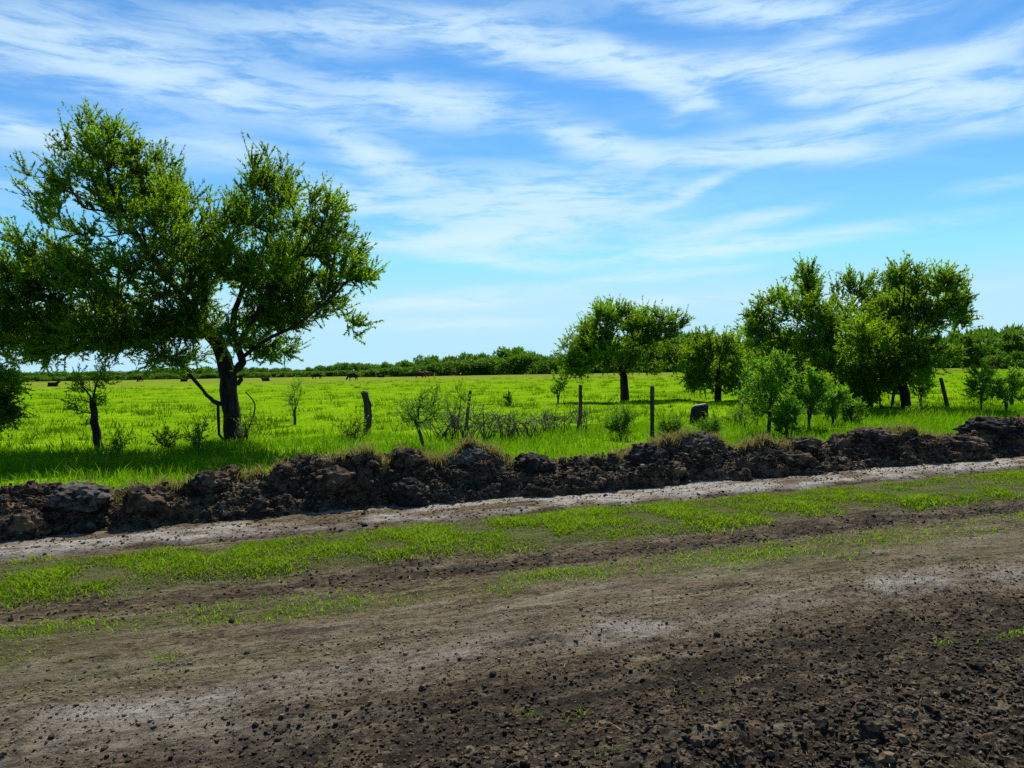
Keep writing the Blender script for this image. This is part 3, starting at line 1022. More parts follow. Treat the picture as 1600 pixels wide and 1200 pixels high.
def build_tree(name, base, skeleton, blobs, n_attr, leaf_mat_, bark, L, Wd, twigs=5, per_twig=20, twig_len=0.35, gap=0.18, up_bias=0.5,
               tip_r=0.006, r_scale=1.0, spread=0.55, gap_scale=0.9, droop=0.0):
    """skeleton: list of (points, r0, r1) in world space, the first is the trunk. blobs: (centre, radii, weight)."""
    base = Vector(base)
    root = bpy.data.objects.new(name, None)
    COL.objects.link(root)
    root.location = base
    nodes, parent, fixed = [], [], []
    chains = []
    n_attr = int(n_attr * DENS)
    for si_, (pts, r0, r1) in enumerate(skeleton):
        if si_ > 0 and r0 > 0.05:
            r0, r1 = r0 * 0.78, r1 * 0.7
        pts = [Vector(p) - base for p in pts]
        dense = []
        for i in range(len(pts) - 1):
            seg = max(2, int((pts[i + 1] - pts[i]).length / 0.22))
            p0 = pts[max(i - 1, 0)]
            p1, p2 = pts[i], pts[i + 1]
            p3_ = pts[min(i + 2, len(pts) - 1)]
            for j in range(seg):
                t_ = j / seg
                q = 0.5 * ((2 * p1) + (p2 - p0) * t_ + (2 * p0 - 5 * p1 + 4 * p2 - p3_) * t_ * t_ + (3 * p1 - p0 - 3 * p2 + p3_) * t_ ** 3)
                dense.append(q)
        dense.append(pts[-1])
        prev = -1
        if si_ > 0:
            arr = np.array([n_[:] for n_ in nodes])
            prev = int(np.argmin(((arr - np.array(dense[0][:])) ** 2).sum(1)))
        ch_ = [prev] if prev >= 0 else []
        for i, q in enumerate(dense):
            t_ = i / max(1, len(dense) - 1)
            if i > 0:
                q = q + Vector((random.gauss(0, 1), random.gauss(0, 1), random.gauss(0, 1))) * 0.012
            nodes.append(q)
            fixed.append(r0 + (r1 - r0) * t_)
            parent.append(prev)
            prev = len(nodes) - 1
            ch_.append(prev)
        chains.append(ch_)
    # attractors
    cen = np.array([(Vector(b[0]) - base)[:] for b in blobs])
    rad = np.array([b[1] for b in blobs])
    wt = np.array([b[2] for b in blobs], float)
    wt /= wt.sum()
    at = []
    while len(at) < n_attr:
        b = RNG.choice(len(blobs), p=wt)
        d = RNG.normal(0, 1, 3)
        d /= np.linalg.norm(d)
        q = cen[b] + rad[b] * d * (RNG.random() ** 0.45)
        if vnoise(np.array([q]) * gap_scale + 50, 7)[0] < gap - 0.55:
            continue
        at.append(q)
    at = np.array(at)
    N = np.array([n_[:] for n_ in nodes])
    plen = np.zeros(len(nodes))
    for i in range(len(nodes)):
        if parent[i] >= 0:
            plen[i] = plen[parent[i]] + (nodes[i] - nodes[parent[i]]).length
    dmin = np.array([np.sqrt(((N - a) ** 2).sum(1)).min() for a in at])
    order = np.argsort(dmin)
    NN = np.zeros((len(nodes) + n_attr * 6, 3))
    NN[:len(nodes)] = N
    PL = np.zeros(len(NN))
    PL[:len(nodes)] = plen
    cnt = len(nodes)
    tips = []
    for oi in order:
        a = at[oi]
        d = np.sqrt(((NN[:cnt] - a) ** 2).sum(1))
        j = int(np.argmin(d + 0.14 * PL[:cnt] + 0.25 * np.maximum(0, NN[:cnt, 2] - a[2])))
        seg = max(1, min(5, int(d[j] / 0.3)))
        p0 = NN[j].copy()
        ch_ = [j]
        prev = j
        off = RNG.normal(0, 0.07, 3) * d[j]
        off[2] -= 0.10 * d[j] * (1 - droop)
        for s_ in range(1, seg + 1):
            t_ = s_ / seg
            q = p0 + (a - p0) * t_ + off * math.sin(math.pi * t_) + (RNG.normal(0, 0.015, 3) if s_ < seg else 0)
            NN[cnt] = q
            PL[cnt] = PL[prev] + np.linalg.norm(q - NN[prev])
            parent.append(prev)
            fixed.append(0.0)
            prev = cnt
            ch_.append(cnt)
            cnt += 1
        chains.append(ch_)
        tips.append(prev)
    load = np.zeros(cnt)
    for t_ in tips:
        load[t_] += 1
    for i in range(cnt - 1, -1, -1):
        if parent[i] >= 0:
            load[parent[i]] += load[i]
    rr_ = np.maximum(tip_r * r_scale * np.maximum(load, 1) ** 0.46, np.array(fixed))
    mb = MB()
    for ci, ch_ in enumerate(chains):
        if len(ch_) < 2:
            continue
        rad_ = [rr_[i] for i in ch_]
        rad_[0] = min(rad_[0], rad_[1] * 1.25)
        big = ci < len(skeleton)
        mb.tube([Vector(NN[i]) for i in ch_], rad_, 10 if big else 5, True, 0.22 if big else 0.0)
    # root flare
    # twigs and leaves
    ctr = at.mean(0)
    lp, ld, lt = [], [], []
    for t_ in tips:
        p0 = NN[t_]
        outw = p0 - ctr
        outw /= np.linalg.norm(outw) + 1e-6
        along = p0 - NN[parent[t_]]
        along /= np.linalg.norm(along) + 1e-6
        cl_t = np.clip(0.45 + 0.75 * vnoise(np.array([p0]) * 1.1 + 9, 3)[0] + RNG.normal(0, 0.15), 0, 1)
        for k_ in range(twigs):
            d = 0.5 * outw + 0.5 * along + np.array([0, 0, up_bias - droop]) + RNG.normal(0, spread, 3)
            d /= np.linalg.norm(d)
            ln = twig_len * RNG.uniform(0.5, 1.35)
            start = p0 - along * RNG.random() * 0.18
            curve = RNG.normal(0, 0.18, 3) + np.array([0, 0, 0.15 - droop])
            t_s = np.sort(RNG.random(per_twig)) ** 0.85
            q = start + d * (ln * t_s)[:, None] + curve * (ln * t_s ** 2)[:, None]
            ldv = d * 0.9 + RNG.normal(0, 0.62, (per_twig, 3))
            ldv /= np.linalg.norm(ldv, axis=1, keepdims=True)
            lp.append(q)
            ld.append(ldv)
            lt.append(np.clip(cl_t + RNG.normal(0, 0.22, per_twig), 0, 1))
            mb.tube([Vector(start), Vector(start + d * ln * 0.5 + curve * ln * 0.25), Vector(start + d * ln + curve * ln)], [tip_r * 0.7, tip_r * 0.5, tip_r * 0.2], 3, False)
    lp = np.concatenate(lp)
    ld = np.concatenate(ld)
    lt = np.concatenate(lt)
    nl = len(lp)
    link('trunk', mb.mesh(name + '_trunk', bark), root)
    link('crown', leaves_mesh(name + '_crown', lp, ld, L * RNG.uniform(0.6, 1.3, nl), Wd * RNG.uniform(0.7, 1.3, nl), leaf_mat_, lt), root)
    return root


def px_blobs(lst, depth, dr=1.0, jit=0.0):
    s = depth / 1200.0
    r = []
    for i, b in enumerate(lst):
        cx, cy, rx, ry, w = b[:5]
        off = b[5] if len(b) > 5 else RNG.normal(0, jit)
        c = P(cx, cy + (10 if depth > 25 else 3), depth + off)
        rx, ry = rx * 0.9, ry * 0.9
        r.append((c, (rx * s, dr * (rx + ry) * 0.5 * s, ry * s), w))
    return r


def px_path(lst, depth):
    return [P(q[0], q[1], depth + (q[2] if len(q) > 2 else 0)) for q in lst]


# ---- the big tree by the fence
D = 18.1
base = G(366, 692)
base.z = ground_z(base.x, base.y) - 0.05
sk = [
    ([base, P(363, 665, D), P(359, 630, D), P(357, 590, D), P(350, 560, D), P(338, 535, D), P(322, 512, D), P(310, 490, D)], 0.225, 0.13),
    (px_path([(368, 578), (379, 566), (374, 548), (364, 515), (372, 470), (395, 420, .3), (425, 350, .5), (428, 285, .6)], D), 0.13, 0.03),
    (px_path([(330, 522), (290, 520, -.2), (240, 524, -.5), (190, 532, -.8), (130, 545, -1.0), (70, 548, -1.1)], D), 0.11, 0.02),
    (px_path([(315, 500), (280, 455, -.3), (230, 390, -.6), (185, 320, -.7), (160, 240, -.8)], D), 0.12, 0.03),
    (px_path([(316, 498), (318, 440, .3), (300, 380, .6), (270, 320, .8), (265, 280, .9)], D), 0.11, 0.03),
    (px_path([(376, 560), (410, 535, -.4), (450, 515, -.8), (500, 480, -1.0), (545, 440, -1.1)], D), 0.05, 0.015),
    (px_path([(370, 540), (400, 490, -.6), (450, 420, -1.1), (500, 360, -1.2), (515, 325, -1.2)], D), 0.08, 0.02),
    (px_path([(357, 627), (340, 630), (328, 622), (318, 610), (298, 588), (284, 570), (262, 558)], D - .15), 0.085, 0.015),
    (px_path([(358, 600), (372, 597), (379, 592)], D - .1), 0.09, 0.07),
    (px_path([(354, 628), (341, 632), (341, 655), (342, 678), (352, 693)], D - .12), 0.035, 0.03),
    (px_path([(378, 690), (390, 668), (396, 648), (398, 630), (384, 612)], D - .1), 0.025, 0.012),
    (px_path([(354, 690), (350, 694), (342, 700)], D - .25), 0.12, 0.03),
    (px_path([(375, 688), (382, 695), (390, 702)], D - .2), 0.13, 0.03),
]
blobs = px_blobs([
    (160, 235, 80, 52, 1.0, -.7), (95, 290, 55, 60, .8, -.9), (160, 320, 110, 65, 1.6, -.5), (240, 300, 70, 70, 1.1, .3), (275, 345, 75, 75, 1.2, -.6),
    (60, 415, 80, 55, 1.1, -.8), (15, 430, 50, 45, .5, -.6), (120, 430, 110, 70, 1.7, -1.0), (100, 505, 110, 42, 1.2, -.8), (200, 480, 90, 42, 1.0, .6), (220, 410, 100, 75, 1.7, -.9),
    (320, 400, 90, 70, 1.3, .8), (420, 290, 60, 58, .9, .3), (400, 360, 85, 60, 1.2, .5), (485, 345, 60, 50, .8, -.8), (500, 400, 75, 55, 1.1, -.6),
    (400, 440, 90, 55, 1.3, -1.0), (545, 435, 45, 35, .6, -.8), (470, 470, 80, 45, 1.1, -.4), (495, 515, 45, 30, .5, -.6), (420, 500, 60, 35, .7, .8), (300, 470, 60, 40, .6, 1.0),
    (330, 455, 70, 50, 1.0, -.9), (440, 420, 70, 50, 1.0, .6), (180, 520, 110, 30, 1.0, -.4), (360, 350, 50, 60, .6, 1.0), (300, 500, 70, 30, 1.1, -.9), (240, 515, 80, 26, 1.1, -1.1), (130, 530, 90, 26, 1.2, -1.3), (60, 545, 60, 26, .9, -1.2), (440, 500, 70, 40, 1.3, -1.0), (380, 525, 50, 24, .7, -.9), (350, 490, 80, 34, 1.2, -.6), (520, 495, 45, 50, 1.2, -.9), (480, 535, 60, 26, 1.0, -.7), (420, 545, 50, 22, .5, .4), (400, 470, 90, 40, 1.0, -.5), (350, 420, 60, 50, .8, -1.1), (40, 490, 80, 50, .9, -1.0), (265, 560, 40, 18, .18, -.3), (310, 550, 28, 18, .10, .2), (30, 530, 55, 40, .6, -.7),
], D, 1.0)
t = build_tree('willow_tree', base, sk, blobs, 1180, M['leaf_big'], M['bark'], 0.075, 0.031, 6, 34, 0.42, gap=0.10, up_bias=0.5, tip_r=0.0045)
tag(t, 'large spreading tree with thick forked trunk on the fence line', 'tree')

# ---- tree at the picture's edge, mostly out of view
D = 16.4
base = P(-95, 700, D)
base.z = ground_z(base.x, base.y) - 0.05
sk = [([base, P(-90, 640, D), P(-80, 590, D), P(-60, 550, D), P(-50, 510, D)], 0.15, 0.07),
      (px_path([(-82, 590), (-45, 580, -.4), (-10, 600, -.6), (10, 630, -.7)], D), 0.05, 0.015),
      (px_path([(-62, 550), (-20, 530, -.3), (20, 510, -.4)], D), 0.05, 0.015)]
blobs = px_blobs([(-10, 520, 50, 50, 1, -.4), (-50, 480, 60, 50, 1, 0), (-10, 580, 42, 45, .8, -.6), (-5, 630, 24, 34, .35, -.7), (-100, 520, 70, 60, 1, .3)], D, 1.1)
t = build_tree('drooping_tree', base, sk, blobs, 190, M['leaf_big'], M['bark'], 0.085, 0.032, 5, 18, 0.34, gap=0.15, up_bias=0.2, droop=0.2)
tag(t, 'dark drooping tree cut off by the edge beside the largest tree', 'tree')

# ---- old leaning trunk sprouting thin shoots
D = 16.9
base = P(155, 702, D)
base.z = ground_z(base.x, base.y) - 0.05
sk = [([base, P(153, 690, D), P(149, 660, D), P(146, 635, D), P(144, 622, D)], 0.10, 0.065),
      (px_path([(145, 630), (134, 610), (122, 598), (112, 590)], D), 0.025, 0.008),
      (px_path([(145, 628), (150, 600), (160, 580), (168, 560)], D), 0.025, 0.006)]
blobs = px_blobs([(130, 600, 32, 26, 1), (158, 592, 22, 26, 1), (118, 630, 18, 20, .6), (135, 655, 9, 22, .4), (162, 560, 12, 28, .5), (160, 625, 14, 14, .3)], D, 1.0)
t = build_tree('sprouting_trunk', base, sk, blobs, 48, M['leaf_mid'], M['bark'], 0.07, 0.026, 3, 10, 0.24, gap=0.0, up_bias=0.5, tip_r=0.004)
tag(t, 'short dark leaning trunk sprouting sparse shoots, near the large tree', 'tree')

# ---- field tree with the dark pool of shade
D = 38.0
base = P(976, 620, D)
base.z = ground_z(base.x, base.y) - 0.08
sk = [([base, P(975, 605, D), P(974, 588, D), P(970, 575, D)], 0.24, 0.17),
      (px_path([(972, 580), (960, 560), (945, 530), (950, 490), (958, 470)], D), 0.12, 0.03),
      (px_path([(972, 580), (990, 560), (1010, 530), (1030, 510)], D), 0.12, 0.03),
      (px_path([(972, 582), (935, 565, -.6), (905, 555, -.8)], D), 0.07, 0.02)]
blobs = px_blobs([(955, 490, 38, 30, 1.0), (1005, 505, 42, 34, 1.2), (1050, 510, 34, 32, .9), (910, 535, 38, 30, 1.0), (960, 540, 60, 32, 1.4), (1020, 545, 58, 32, 1.4), (905, 562, 32, 18, .7), (1060, 555, 26, 20, .5), (935, 515, 35, 30, .8), (982, 520, 44, 44, 1.2), (985, 495, 24, 26, .5)], D, 1.2, .5)
t = build_tree('field_tree', base, sk, blobs, 470, M['leaf_mid'], M['bark'], 0.135, 0.056, 5, 18, 0.5, gap=0.22, up_bias=0.4, tip_r=0.006)
tag(t, 'round tree standing alone in the pasture over a dark patch of shade', 'tree')

# ---- low dense tree
D = 35.5
base = P(1122, 622, D)
base.z = ground_z(base.x, base.y) - 0.08
sk = [([base, P(1123, 608, D), P(1124, 590, D), P(1122, 570, D)], 0.17, 0.12),
      (px_path([(1123, 595), (1100, 570), (1090, 545)], D), 0.07, 0.02), (px_path([(1123, 595), (1145, 570), (1158, 540)], D), 0.07, 0.02)]
blobs = px_blobs([(1120, 535, 40, 34, 1.3), (1095, 555, 28, 36, 1.0), (1150, 550, 34, 40, 1.1), (1120, 580, 46, 24, 1.2), (1085, 585, 18, 16, .4), (1155, 590, 26, 20, .6)], D, 1.2, .4)
t = build_tree('dense_tree', base, sk, blobs, 320, M['leaf_mid'], M['bark'], 0.13, 0.055, 4, 19, 0.42, gap=0.08, up_bias=0.35, tip_r=0.006)
tag(t, 'low dense dark green tree beside the round field tree', 'tree')

# ---- tall thin-stemmed tree of the clump
D = 30.0
base = P(1322, 632, D)
base.z = ground_z(base.x, base.y) - 0.06
sk = [([base, P(1319, 615, D), P(1312, 580, D), P(1302, 550, D), P(1292, 525, D), P(1285, 490, D)], 0.11, 0.07),
      (px_path([(1288, 505), (1272, 470), (1262, 435), (1264, 412)], D), 0.05, 0.015),
      (px_path([(1292, 525), (1250, 500, -.4), (1215, 480, -.6), (1195, 465, -.6)], D), 0.055, 0.015),
      (px_path([(1296, 530), (1325, 490, .3), (1345, 450, .4), (1350, 425, .4)], D), 0.055, 0.015),
      ([P(1306, 630, D + .2), P(1307, 605, D + .2), P(1303, 570, D + .2), P(1290, 520, D + .2)], 0.06, 0.03)]
blobs = px_blobs([(1262, 432, 22, 28, .6), (1240, 465, 42, 34, 1.1), (1195, 490, 30, 36, .9), (1290, 470, 46, 40, 1.2), (1335, 445, 38, 28, .9), (1360, 470, 36, 34, .9), (1215, 530, 42, 30, 1.0), (1270, 530, 50, 36, 1.4), (1330, 520, 46, 38, 1.2), (1200, 560, 26, 20, .5), (1260, 572, 40, 18, .6), (1180, 515, 14, 22, .35), (1230, 560, 60, 26, 1.0), (1300, 565, 44, 26, .9), (1340, 570, 34, 26, .7), (1300, 500, 60, 40, 1.0), (1390, 440, 26, 22, .5), (1385, 490, 40, 40, 1.0), (1240, 590, 50, 18, .7), (1290, 595, 30, 16, .5), (1350, 540, 44, 40, 1.0)], D, 1.1, .7)
t = build_tree('slender_tree', base, sk, blobs, 700, M['leaf_mid'], M['bark'], 0.11, 0.048, 5, 20, 0.44, gap=0.16, up_bias=0.4, tip_r=0.0045)
tag(t, 'tall tree with slender leaning stem at the left of the clump', 'tree')

# ---- thick-trunked tree of the clump
D = 26.6
base = P(1416, 638, D)
base.z = ground_z(base.x, base.y) - 0.06
sk = [([base, P(1414, 615, D), P(1408, 595, D), P(1410, 570, D), P(1415, 545, D), P(1420, 515, D)], 0.17, 0.11),
      (px_path([(1408, 598), (1395, 585), (1378, 560), (1365, 530)], D), 0.08, 0.03),
      (px_path([(1418, 525), (1440, 490, -.3), (1470, 470, -.5), (1498, 470, -.6)], D), 0.06, 0.015),
      (px_path([(1418, 520), (1412, 470), (1415, 430)], D), 0.07, 0.02),
      ([P(1392, 638, D + .3), P(1396, 618, D + .3), P(1398, 600, D + .3), P(1385, 570, D + .3), P(1370, 545, D + .3)], 0.05, 0.03),
      ([P(1375, 636, D + .4), P(1374, 615, D + .4), P(1366, 595, D + .4), P(1356, 570, D + .4)], 0.035, 0.015)]
blobs = px_blobs([(1412, 425, 28, 20, .6), (1405, 460, 42, 34, 1.1), (1465, 440, 40, 24, .9), (1490, 465, 26, 28, .6), (1440, 475, 40, 30, .9), (1380, 500, 42, 36, 1.1), (1425, 515, 40, 30, 1.0), (1370, 555, 36, 34, 1.1), (1415, 560, 46, 30, 1.2), (1455, 530, 30, 22, .5), (1500, 490, 16, 20, .3), (1360, 590, 26, 22, .6), (1395, 590, 22, 14, .3), (1480, 545, 20, 16, .25), (1385, 580, 40, 24, .8), (1350, 610, 22, 18, .4), (1440, 560, 28, 22, .5), (1400, 530, 50, 40, 1.2), (1430, 580, 34, 22, .6), (1350, 520, 40, 40, .9), (1450, 500, 40, 30, .8), (1340, 560, 30, 30, .7)], D, 1.1, .7)
t = build_tree('thick_tree', base, sk, blobs, 680, M['leaf_mid'], M['bark'], 0.10, 0.045, 5, 20, 0.42, gap=0.16, up_bias=0.3, tip_r=0.0045)
tag(t, 'dark tree with thick trunk and side stems, at the right of the clump', 'tree')

# ---- shrubs and saplings


def shrub(name, px, py_base, py_top, width, depth, label, cat='shrub', n=40, leaf='leaf_light', L=0.075, Wd=0.03, stems=4, bark='bark_pale', per=12, twl=0.22, group=None, gap=0.0, low=0.25):
    b = P(px, py_base, depth)
    b.z = ground_z(b.x, b.y) - 0.03
    top = P(px, py_top, depth).z
    hgt = top - b.z
    wd = width * depth / 1200.0
    sk_ = []
    for i in range(stems):
        a_ = random.uniform(-1, 1)
        c_ = random.uniform(-1, 1)
        p1 = b + Vector((a_ * 0.03, c_ * 0.03, 0))
        k_ = 0.55 if i else 0.75
        sk_.append(([p1 if i else b, b + Vector((a_ * wd * 0.10, c_ * wd * 0.10, hgt * 0.3)), b + Vector((a_ * wd * 0.28, c_ * wd * 0.25, hgt * k_))], 0.010 + 0.010 * hgt, 0.006))
    c0 = b + Vector((0, 0, hgt * (low + (1 - low) / 2)))
    bl = [(c0, (wd * 0.5, wd * 0.45, hgt * (1 - low) / 2), 1.0),
          (c0 + Vector((wd * .15, 0, hgt * 0.12)), (wd * 0.3, wd * 0.3, hgt * (1 - low) / 2.4), .6),
          (c0 + Vector((-wd * .2, 0, -hgt * 0.1)), (wd * 0.3, wd * 0.3, hgt * (1 - low) / 3), .5)]
    t_ = build_tree(name, b, sk_, bl, n, M[leaf], M[bark], L, Wd, 4, per, twl, gap=gap, up_bias=0.6, tip_r=0.0035)
    return tag(t_, label, cat, group)


shrub('sapling', 1200, 682, 545, 78, 17.6, 'pale green sapling in front of the clump of trees', 'sapling', 80, L=0.08, Wd=0.032, stems=3)
shrub('leafy_bush', 1262, 676, 580, 62, 18.6, 'bright green leafy bush between the sapling and the thick trunk', 'bush', 75, L=0.085, Wd=0.04, stems=4)
shrub('leafy_bush', 1302, 668, 606, 48, 19.6, 'lower rounded bush against the slender tree stem', 'bush', 48, L=0.08, Wd=0.036)
shrub('leafy_bush', 1232, 688, 628, 44, 17.0, 'small bright weedy bush at the foot of the pale sapling', 'bush', 44, low=0.1)
shrub('leafy_bush', 1352, 640, 596, 46, 27.2, 'dark bush filling the gap under the clump, by its side stems', 'bush', 60, leaf='leaf_mid', L=0.09, Wd=0.04, low=0.05)
shrub('leafy_bush', 1180, 640, 600, 50, 27.0, 'dark low bush under the clump, left of the pale sapling', 'bush', 60, leaf='leaf_mid', L=0.09, Wd=0.04, low=0.05)
shrub('open_shrub', 664, 703, 610, 84, 15.4, 'sparse open shrub on a thin dark stem behind the bank', 'shrub', 58, leaf='leaf_light', L=0.05, Wd=0.022, stems=3, per=7, low=0.35)
shrub('open_shrub', 712, 668, 600, 46, 19.8, 'thin upright shrub beside the short thin fence post', 'shrub', 26, leaf='leaf_mid', L=0.055, Wd=0.024, stems=3, per=8)
shrub('small_shrub', 1533, 640, 576, 46, 24.0, 'small open shrub on a crooked stem beside the leaning post', 'shrub', 46, leaf='leaf_light', L=0.085, Wd=0.035, stems=2)
shrub('small_shrub', 1574, 645, 584, 50, 23.0, 'light green shrub around the dark post near the edge', 'shrub', 44, leaf='leaf_light', L=0.085, Wd=0.036)
shrub('small_shrub', 1440, 640, 575, 30, 27.6, 'narrow light shrub just beside the thick trunk of the clump', 'shrub', 34, leaf='leaf_light', L=0.085, Wd=0.034)
shrub('tall_weed', 872, 622, 580, 26, 36.0, 'wispy light weed at the end of the tree shade', 'weed', 22, leaf='leaf_light', L=0.10, Wd=0.035)
shrub('tall_weed', 970, 690, 640, 44, 17.0, 'broad leafy weed beside the tall thin post', 'weed', 40, L=0.07, Wd=0.02, low=0.05)
shrub('tall_weed', 1048, 690, 652, 36, 16.6, 'grassy green weed below the dark cut stump', 'weed', 36, L=0.08, Wd=0.016, low=0.0)
shrub('tall_weed', 1330, 662, 628, 36, 20.5, 'low weed between slender stem and thick trunk', 'weed', 34, low=0.0)
shrub('tall_weed', 552, 690, 652, 48, 17.4, 'low dark weed beside the thick crooked post', 'weed', 16, leaf='leaf_mid', L=0.06, Wd=0.02, low=0.0)
shrub('tall_weed', 262, 702, 668, 44, 16.8, 'shaded weed between the leaning trunk and the large tree', 'weed', 14, leaf='leaf_mid', L=0.07, Wd=0.025, low=0.0)
shrub('tall_weed', 460, 640, 590, 32, 24.0, 'thin pale weed to the right of the large trunk', 'weed', 18, leaf='leaf_light', L=0.06, Wd=0.02)
shrub('tall_weed', 1110, 690, 655, 32, 16.4, 'bright grassy weed on the back of the bank', 'weed', 32, leaf='leaf_light', L=0.09, Wd=0.015, low=0.0)
shrub('tall_weed', 796, 636, 612, 14, 34.0, 'small dark weed standing alone in the open pasture', 'weed', 12, leaf='leaf_mid', L=0.09, Wd=0.04, low=0.0)


for i in range(16):
    px_ = random.uniform(420, 1560) if i < 12 else random.uniform(180, 420)
    dp_ = 15.5 + (px_ - 400) / 1200 * 6 + random.uniform(0, 3.0)
    hz_ = 577 - (px_ - 800) * 0.0175
    yb = hz_ + 1920 / dp_
    shrub('wispy_weed', px_, yb, yb - random.uniform(0.35, 0.7) * 1200 / dp_, random.uniform(24, 46), dp_, 'wispy weed standing in the tall grass before the fence line', 'weed', random.randint(7, 14), leaf=random.choice(('leaf_light', 'leaf_mid')), L=0.055, Wd=0.02, stems=4, per=7, low=0.15, group='wispy weeds in the roadside grass')


def brush(px0, px1, py_base, py_top, depth, n, label):
    b = P((px0 + px1) / 2, py_base, depth)
    b.z = ground_z(b.x, b.y)
    root = bpy.data.objects.new('dead_brush', None)
    COL.objects.link(root)
    root.location = b
    half = (px1 - px0) / 2 * depth / 1200
    hgt = P(px0, py_top, depth).z - b.z
    mb, mb2 = MB(), MB()
    for i in range(n):
        x0 = random.uniform(-half, half) * 0.9
        y0 = random.uniform(-0.4, 0.4)
        lean = random.uniform(-1, 1)
        ln = hgt * random.uniform(0.5, 1.25)
        tgt = mb if i % 4 == 0 else mb2
        p = [Vector((x0, y0, -0.02)), Vector((x0 + lean * ln * .3, y0 + random.uniform(-.1, .1), ln * .45)), Vector((x0 + lean * ln * .8, y0 + random.uniform(-.2, .2), ln * random.uniform(.55, .95)))]
        tgt.tube(p, [0.011, 0.008, 0.004], 4)
        for j in range(4):
            q = p[1].lerp(p[2], random.random())
            q2 = q + Vector((random.gauss(0, .16), random.gauss(0, .1), random.uniform(-.02, .18)))
            q3 = q2 + (q2 - q) * 0.6 + Vector((random.gauss(0, .05), 0, random.uniform(-.05, .05)))
            mb2.tube([q, q2, q3], [0.005, 0.0035, 0.002], 3, False)
    link('branch', mb.mesh('brush_branch', M['dead_wood']), root)
    link('twigs', mb2.mesh('brush_twigs', M['dead_wood']), root)
    return tag(root, label, 'dead brush')


brush(668, 772, 688, 632, 17.6, 62, 'dense grey tangle of dead brush at the open shrub')
brush(765, 850, 686, 642, 18.0, 44, 'grey dead brush in the gap between two clods, middle of three')
brush(845, 925, 680, 640, 18.8, 34, 'thin dead brush at the foot of the post by the field tree')


# ------------------------------------------------------------------ fence posts
def post(name, path_px, depth, r0, r1, label, sides=10, split=False):
    pts = px_path(path_px, depth)
    b = pts[0].copy()
    b.z = ground_z(b.x, b.y) - 0.15
    rel = [Vector((0, 0, 0))]
    dense = [b] + pts[1:]
    q = []
    for i in range(len(dense) - 1):
        for j in range(4):
            q.append(dense[i].lerp(dense[i + 1], j / 4) - b)
    q.append(dense[-1] - b)
    n_ = len(q)
    rad = [r0 + (r1 - r0) * i / (n_ - 1) for i in range(n_)]
    rad = [r * random.uniform(0.93, 1.07) for r in rad]
    # a weathered, uneven top
    q.append(q[-1] + Vector((r1 * 0.15, 0, r1 * 0.35)))
    rad.append(r1 * 0.45)
    mb = MB()
    mb.tube(q, rad, sides, True, 0.16)
    o = link(name, mb.mesh(name, M['post_wood'], False), None, b)
    return tag(o, label, 'fence post', 'posts of the old field fence')


post('fence_post', [(573, 682), (575, 650), (574, 630), (569, 613)], 19.4, 0.105, 0.085, 'thick crooked fence post, stoutest of the row')
post('fence_post', [(728, 664), (731, 640), (735, 611)], 20.8, 0.045, 0.04, 'short thin post behind the open shrub and dead brush')
post('fence_post', [(905, 672), (907, 640), (907, 602)], 21.9, 0.06, 0.05, 'slim upright post just before the shade of the field tree')
post('fence_post', [(1019, 690), (1019, 650), (1019, 604)], 16.6, 0.05, 0.046, 'tall thin post, nearest one to the clods of the bank')
post('fence_post', [(1157, 655), (1157, 630), (1156, 596)], 24.0, 0.075, 0.065, 'straight dark post in front of the low dense tree')
post('fence_post', [(1482, 645), (1477, 620), (1470, 591)], 26.5, 0.075, 0.06, 'leaning post to the right of the thick trunked tree')
post('fence_post', [(1581, 640), (1580, 615), (1579, 580)], 27.5, 0.08, 0.065, 'dark post at the edge among light shrubs')


# ---- dark cut stump lying in the grass
def stump():
    b = P(1092, 664, 21.0)
    b.z = ground_z(b.x, b.y) - 0.03
    root = bpy.data.objects.new('tree_stump', None)
    COL.objects.link(root)
    root.location = b
    k = 21.0 / 1200
    mb, top = MB(), MB()
    ring = []
    n_ = 14
    th_ = P(1092, 634, 21.0).z - b.z
    prof = [(0.0, 1.12, 0.0), (th_ * .3, 1.0, 0.0), (th_ * .7, 0.97, 0.02), (th_ * .93, 0.96, 0.03), (th_, 0.84, 0.03)]
    for i in range(n_):
        ring.append(1 + random.uniform(-0.16, 0.12))
    tilt = lambda x_, h_: h_ + (0.0 if h_ < 0.3 else 0.05 * (x_ / 0.28))
    for (h_, s_, o__) in prof:
        for i in range(n_):
            th = 2 * math.pi * i / n_
            x_ = 0.225 * s_ * ring[i] * math.cos(th) + o__
            y_ = 0.21 * s_ * ring[i] * math.sin(th)
            mb.v.append(Vector((x_, y_, tilt(x_, h_))))
    for r_ in range(len(prof) - 1):
        for i in range(n_):
            j = (i + 1) % n_
            mb.f.append((r_ * n_ + i, r_ * n_ + j, (r_ + 1) * n_ + j, (r_ + 1) * n_ + i))
    mb.f.append(tuple((len(prof) - 1) * n_ + i for i in range(n_)))
    link('bark', mb.mesh('stump_bark', M['stump_bark'], False), root)
    for (s_, dz) in ((0.80, 0.006), (0.70, 0.03)):
        for i in range(n_):
            th = 2 * math.pi * i / n_
            x_ = 0.225 * s_ * ring[i] * math.cos(th) + 0.03
            y_ = 0.21 * s_ * ring[i] * math.sin(th)
            top.v.append(Vector((x_, y_, tilt(x_, th_) + dz)))
    for i in range(n_):
        j = (i + 1) % n_
        top.f.append((i, j, n_ + j, n_ + i))
    top.f.append(tuple(n_ + i for i in range(n_)))
    link('cut_face', top.mesh('stump_cut', M['cut_wood'], False), root)
    tag(root, 'dark cut stump with pale top in the grass behind the bank', 'stump')


stump()


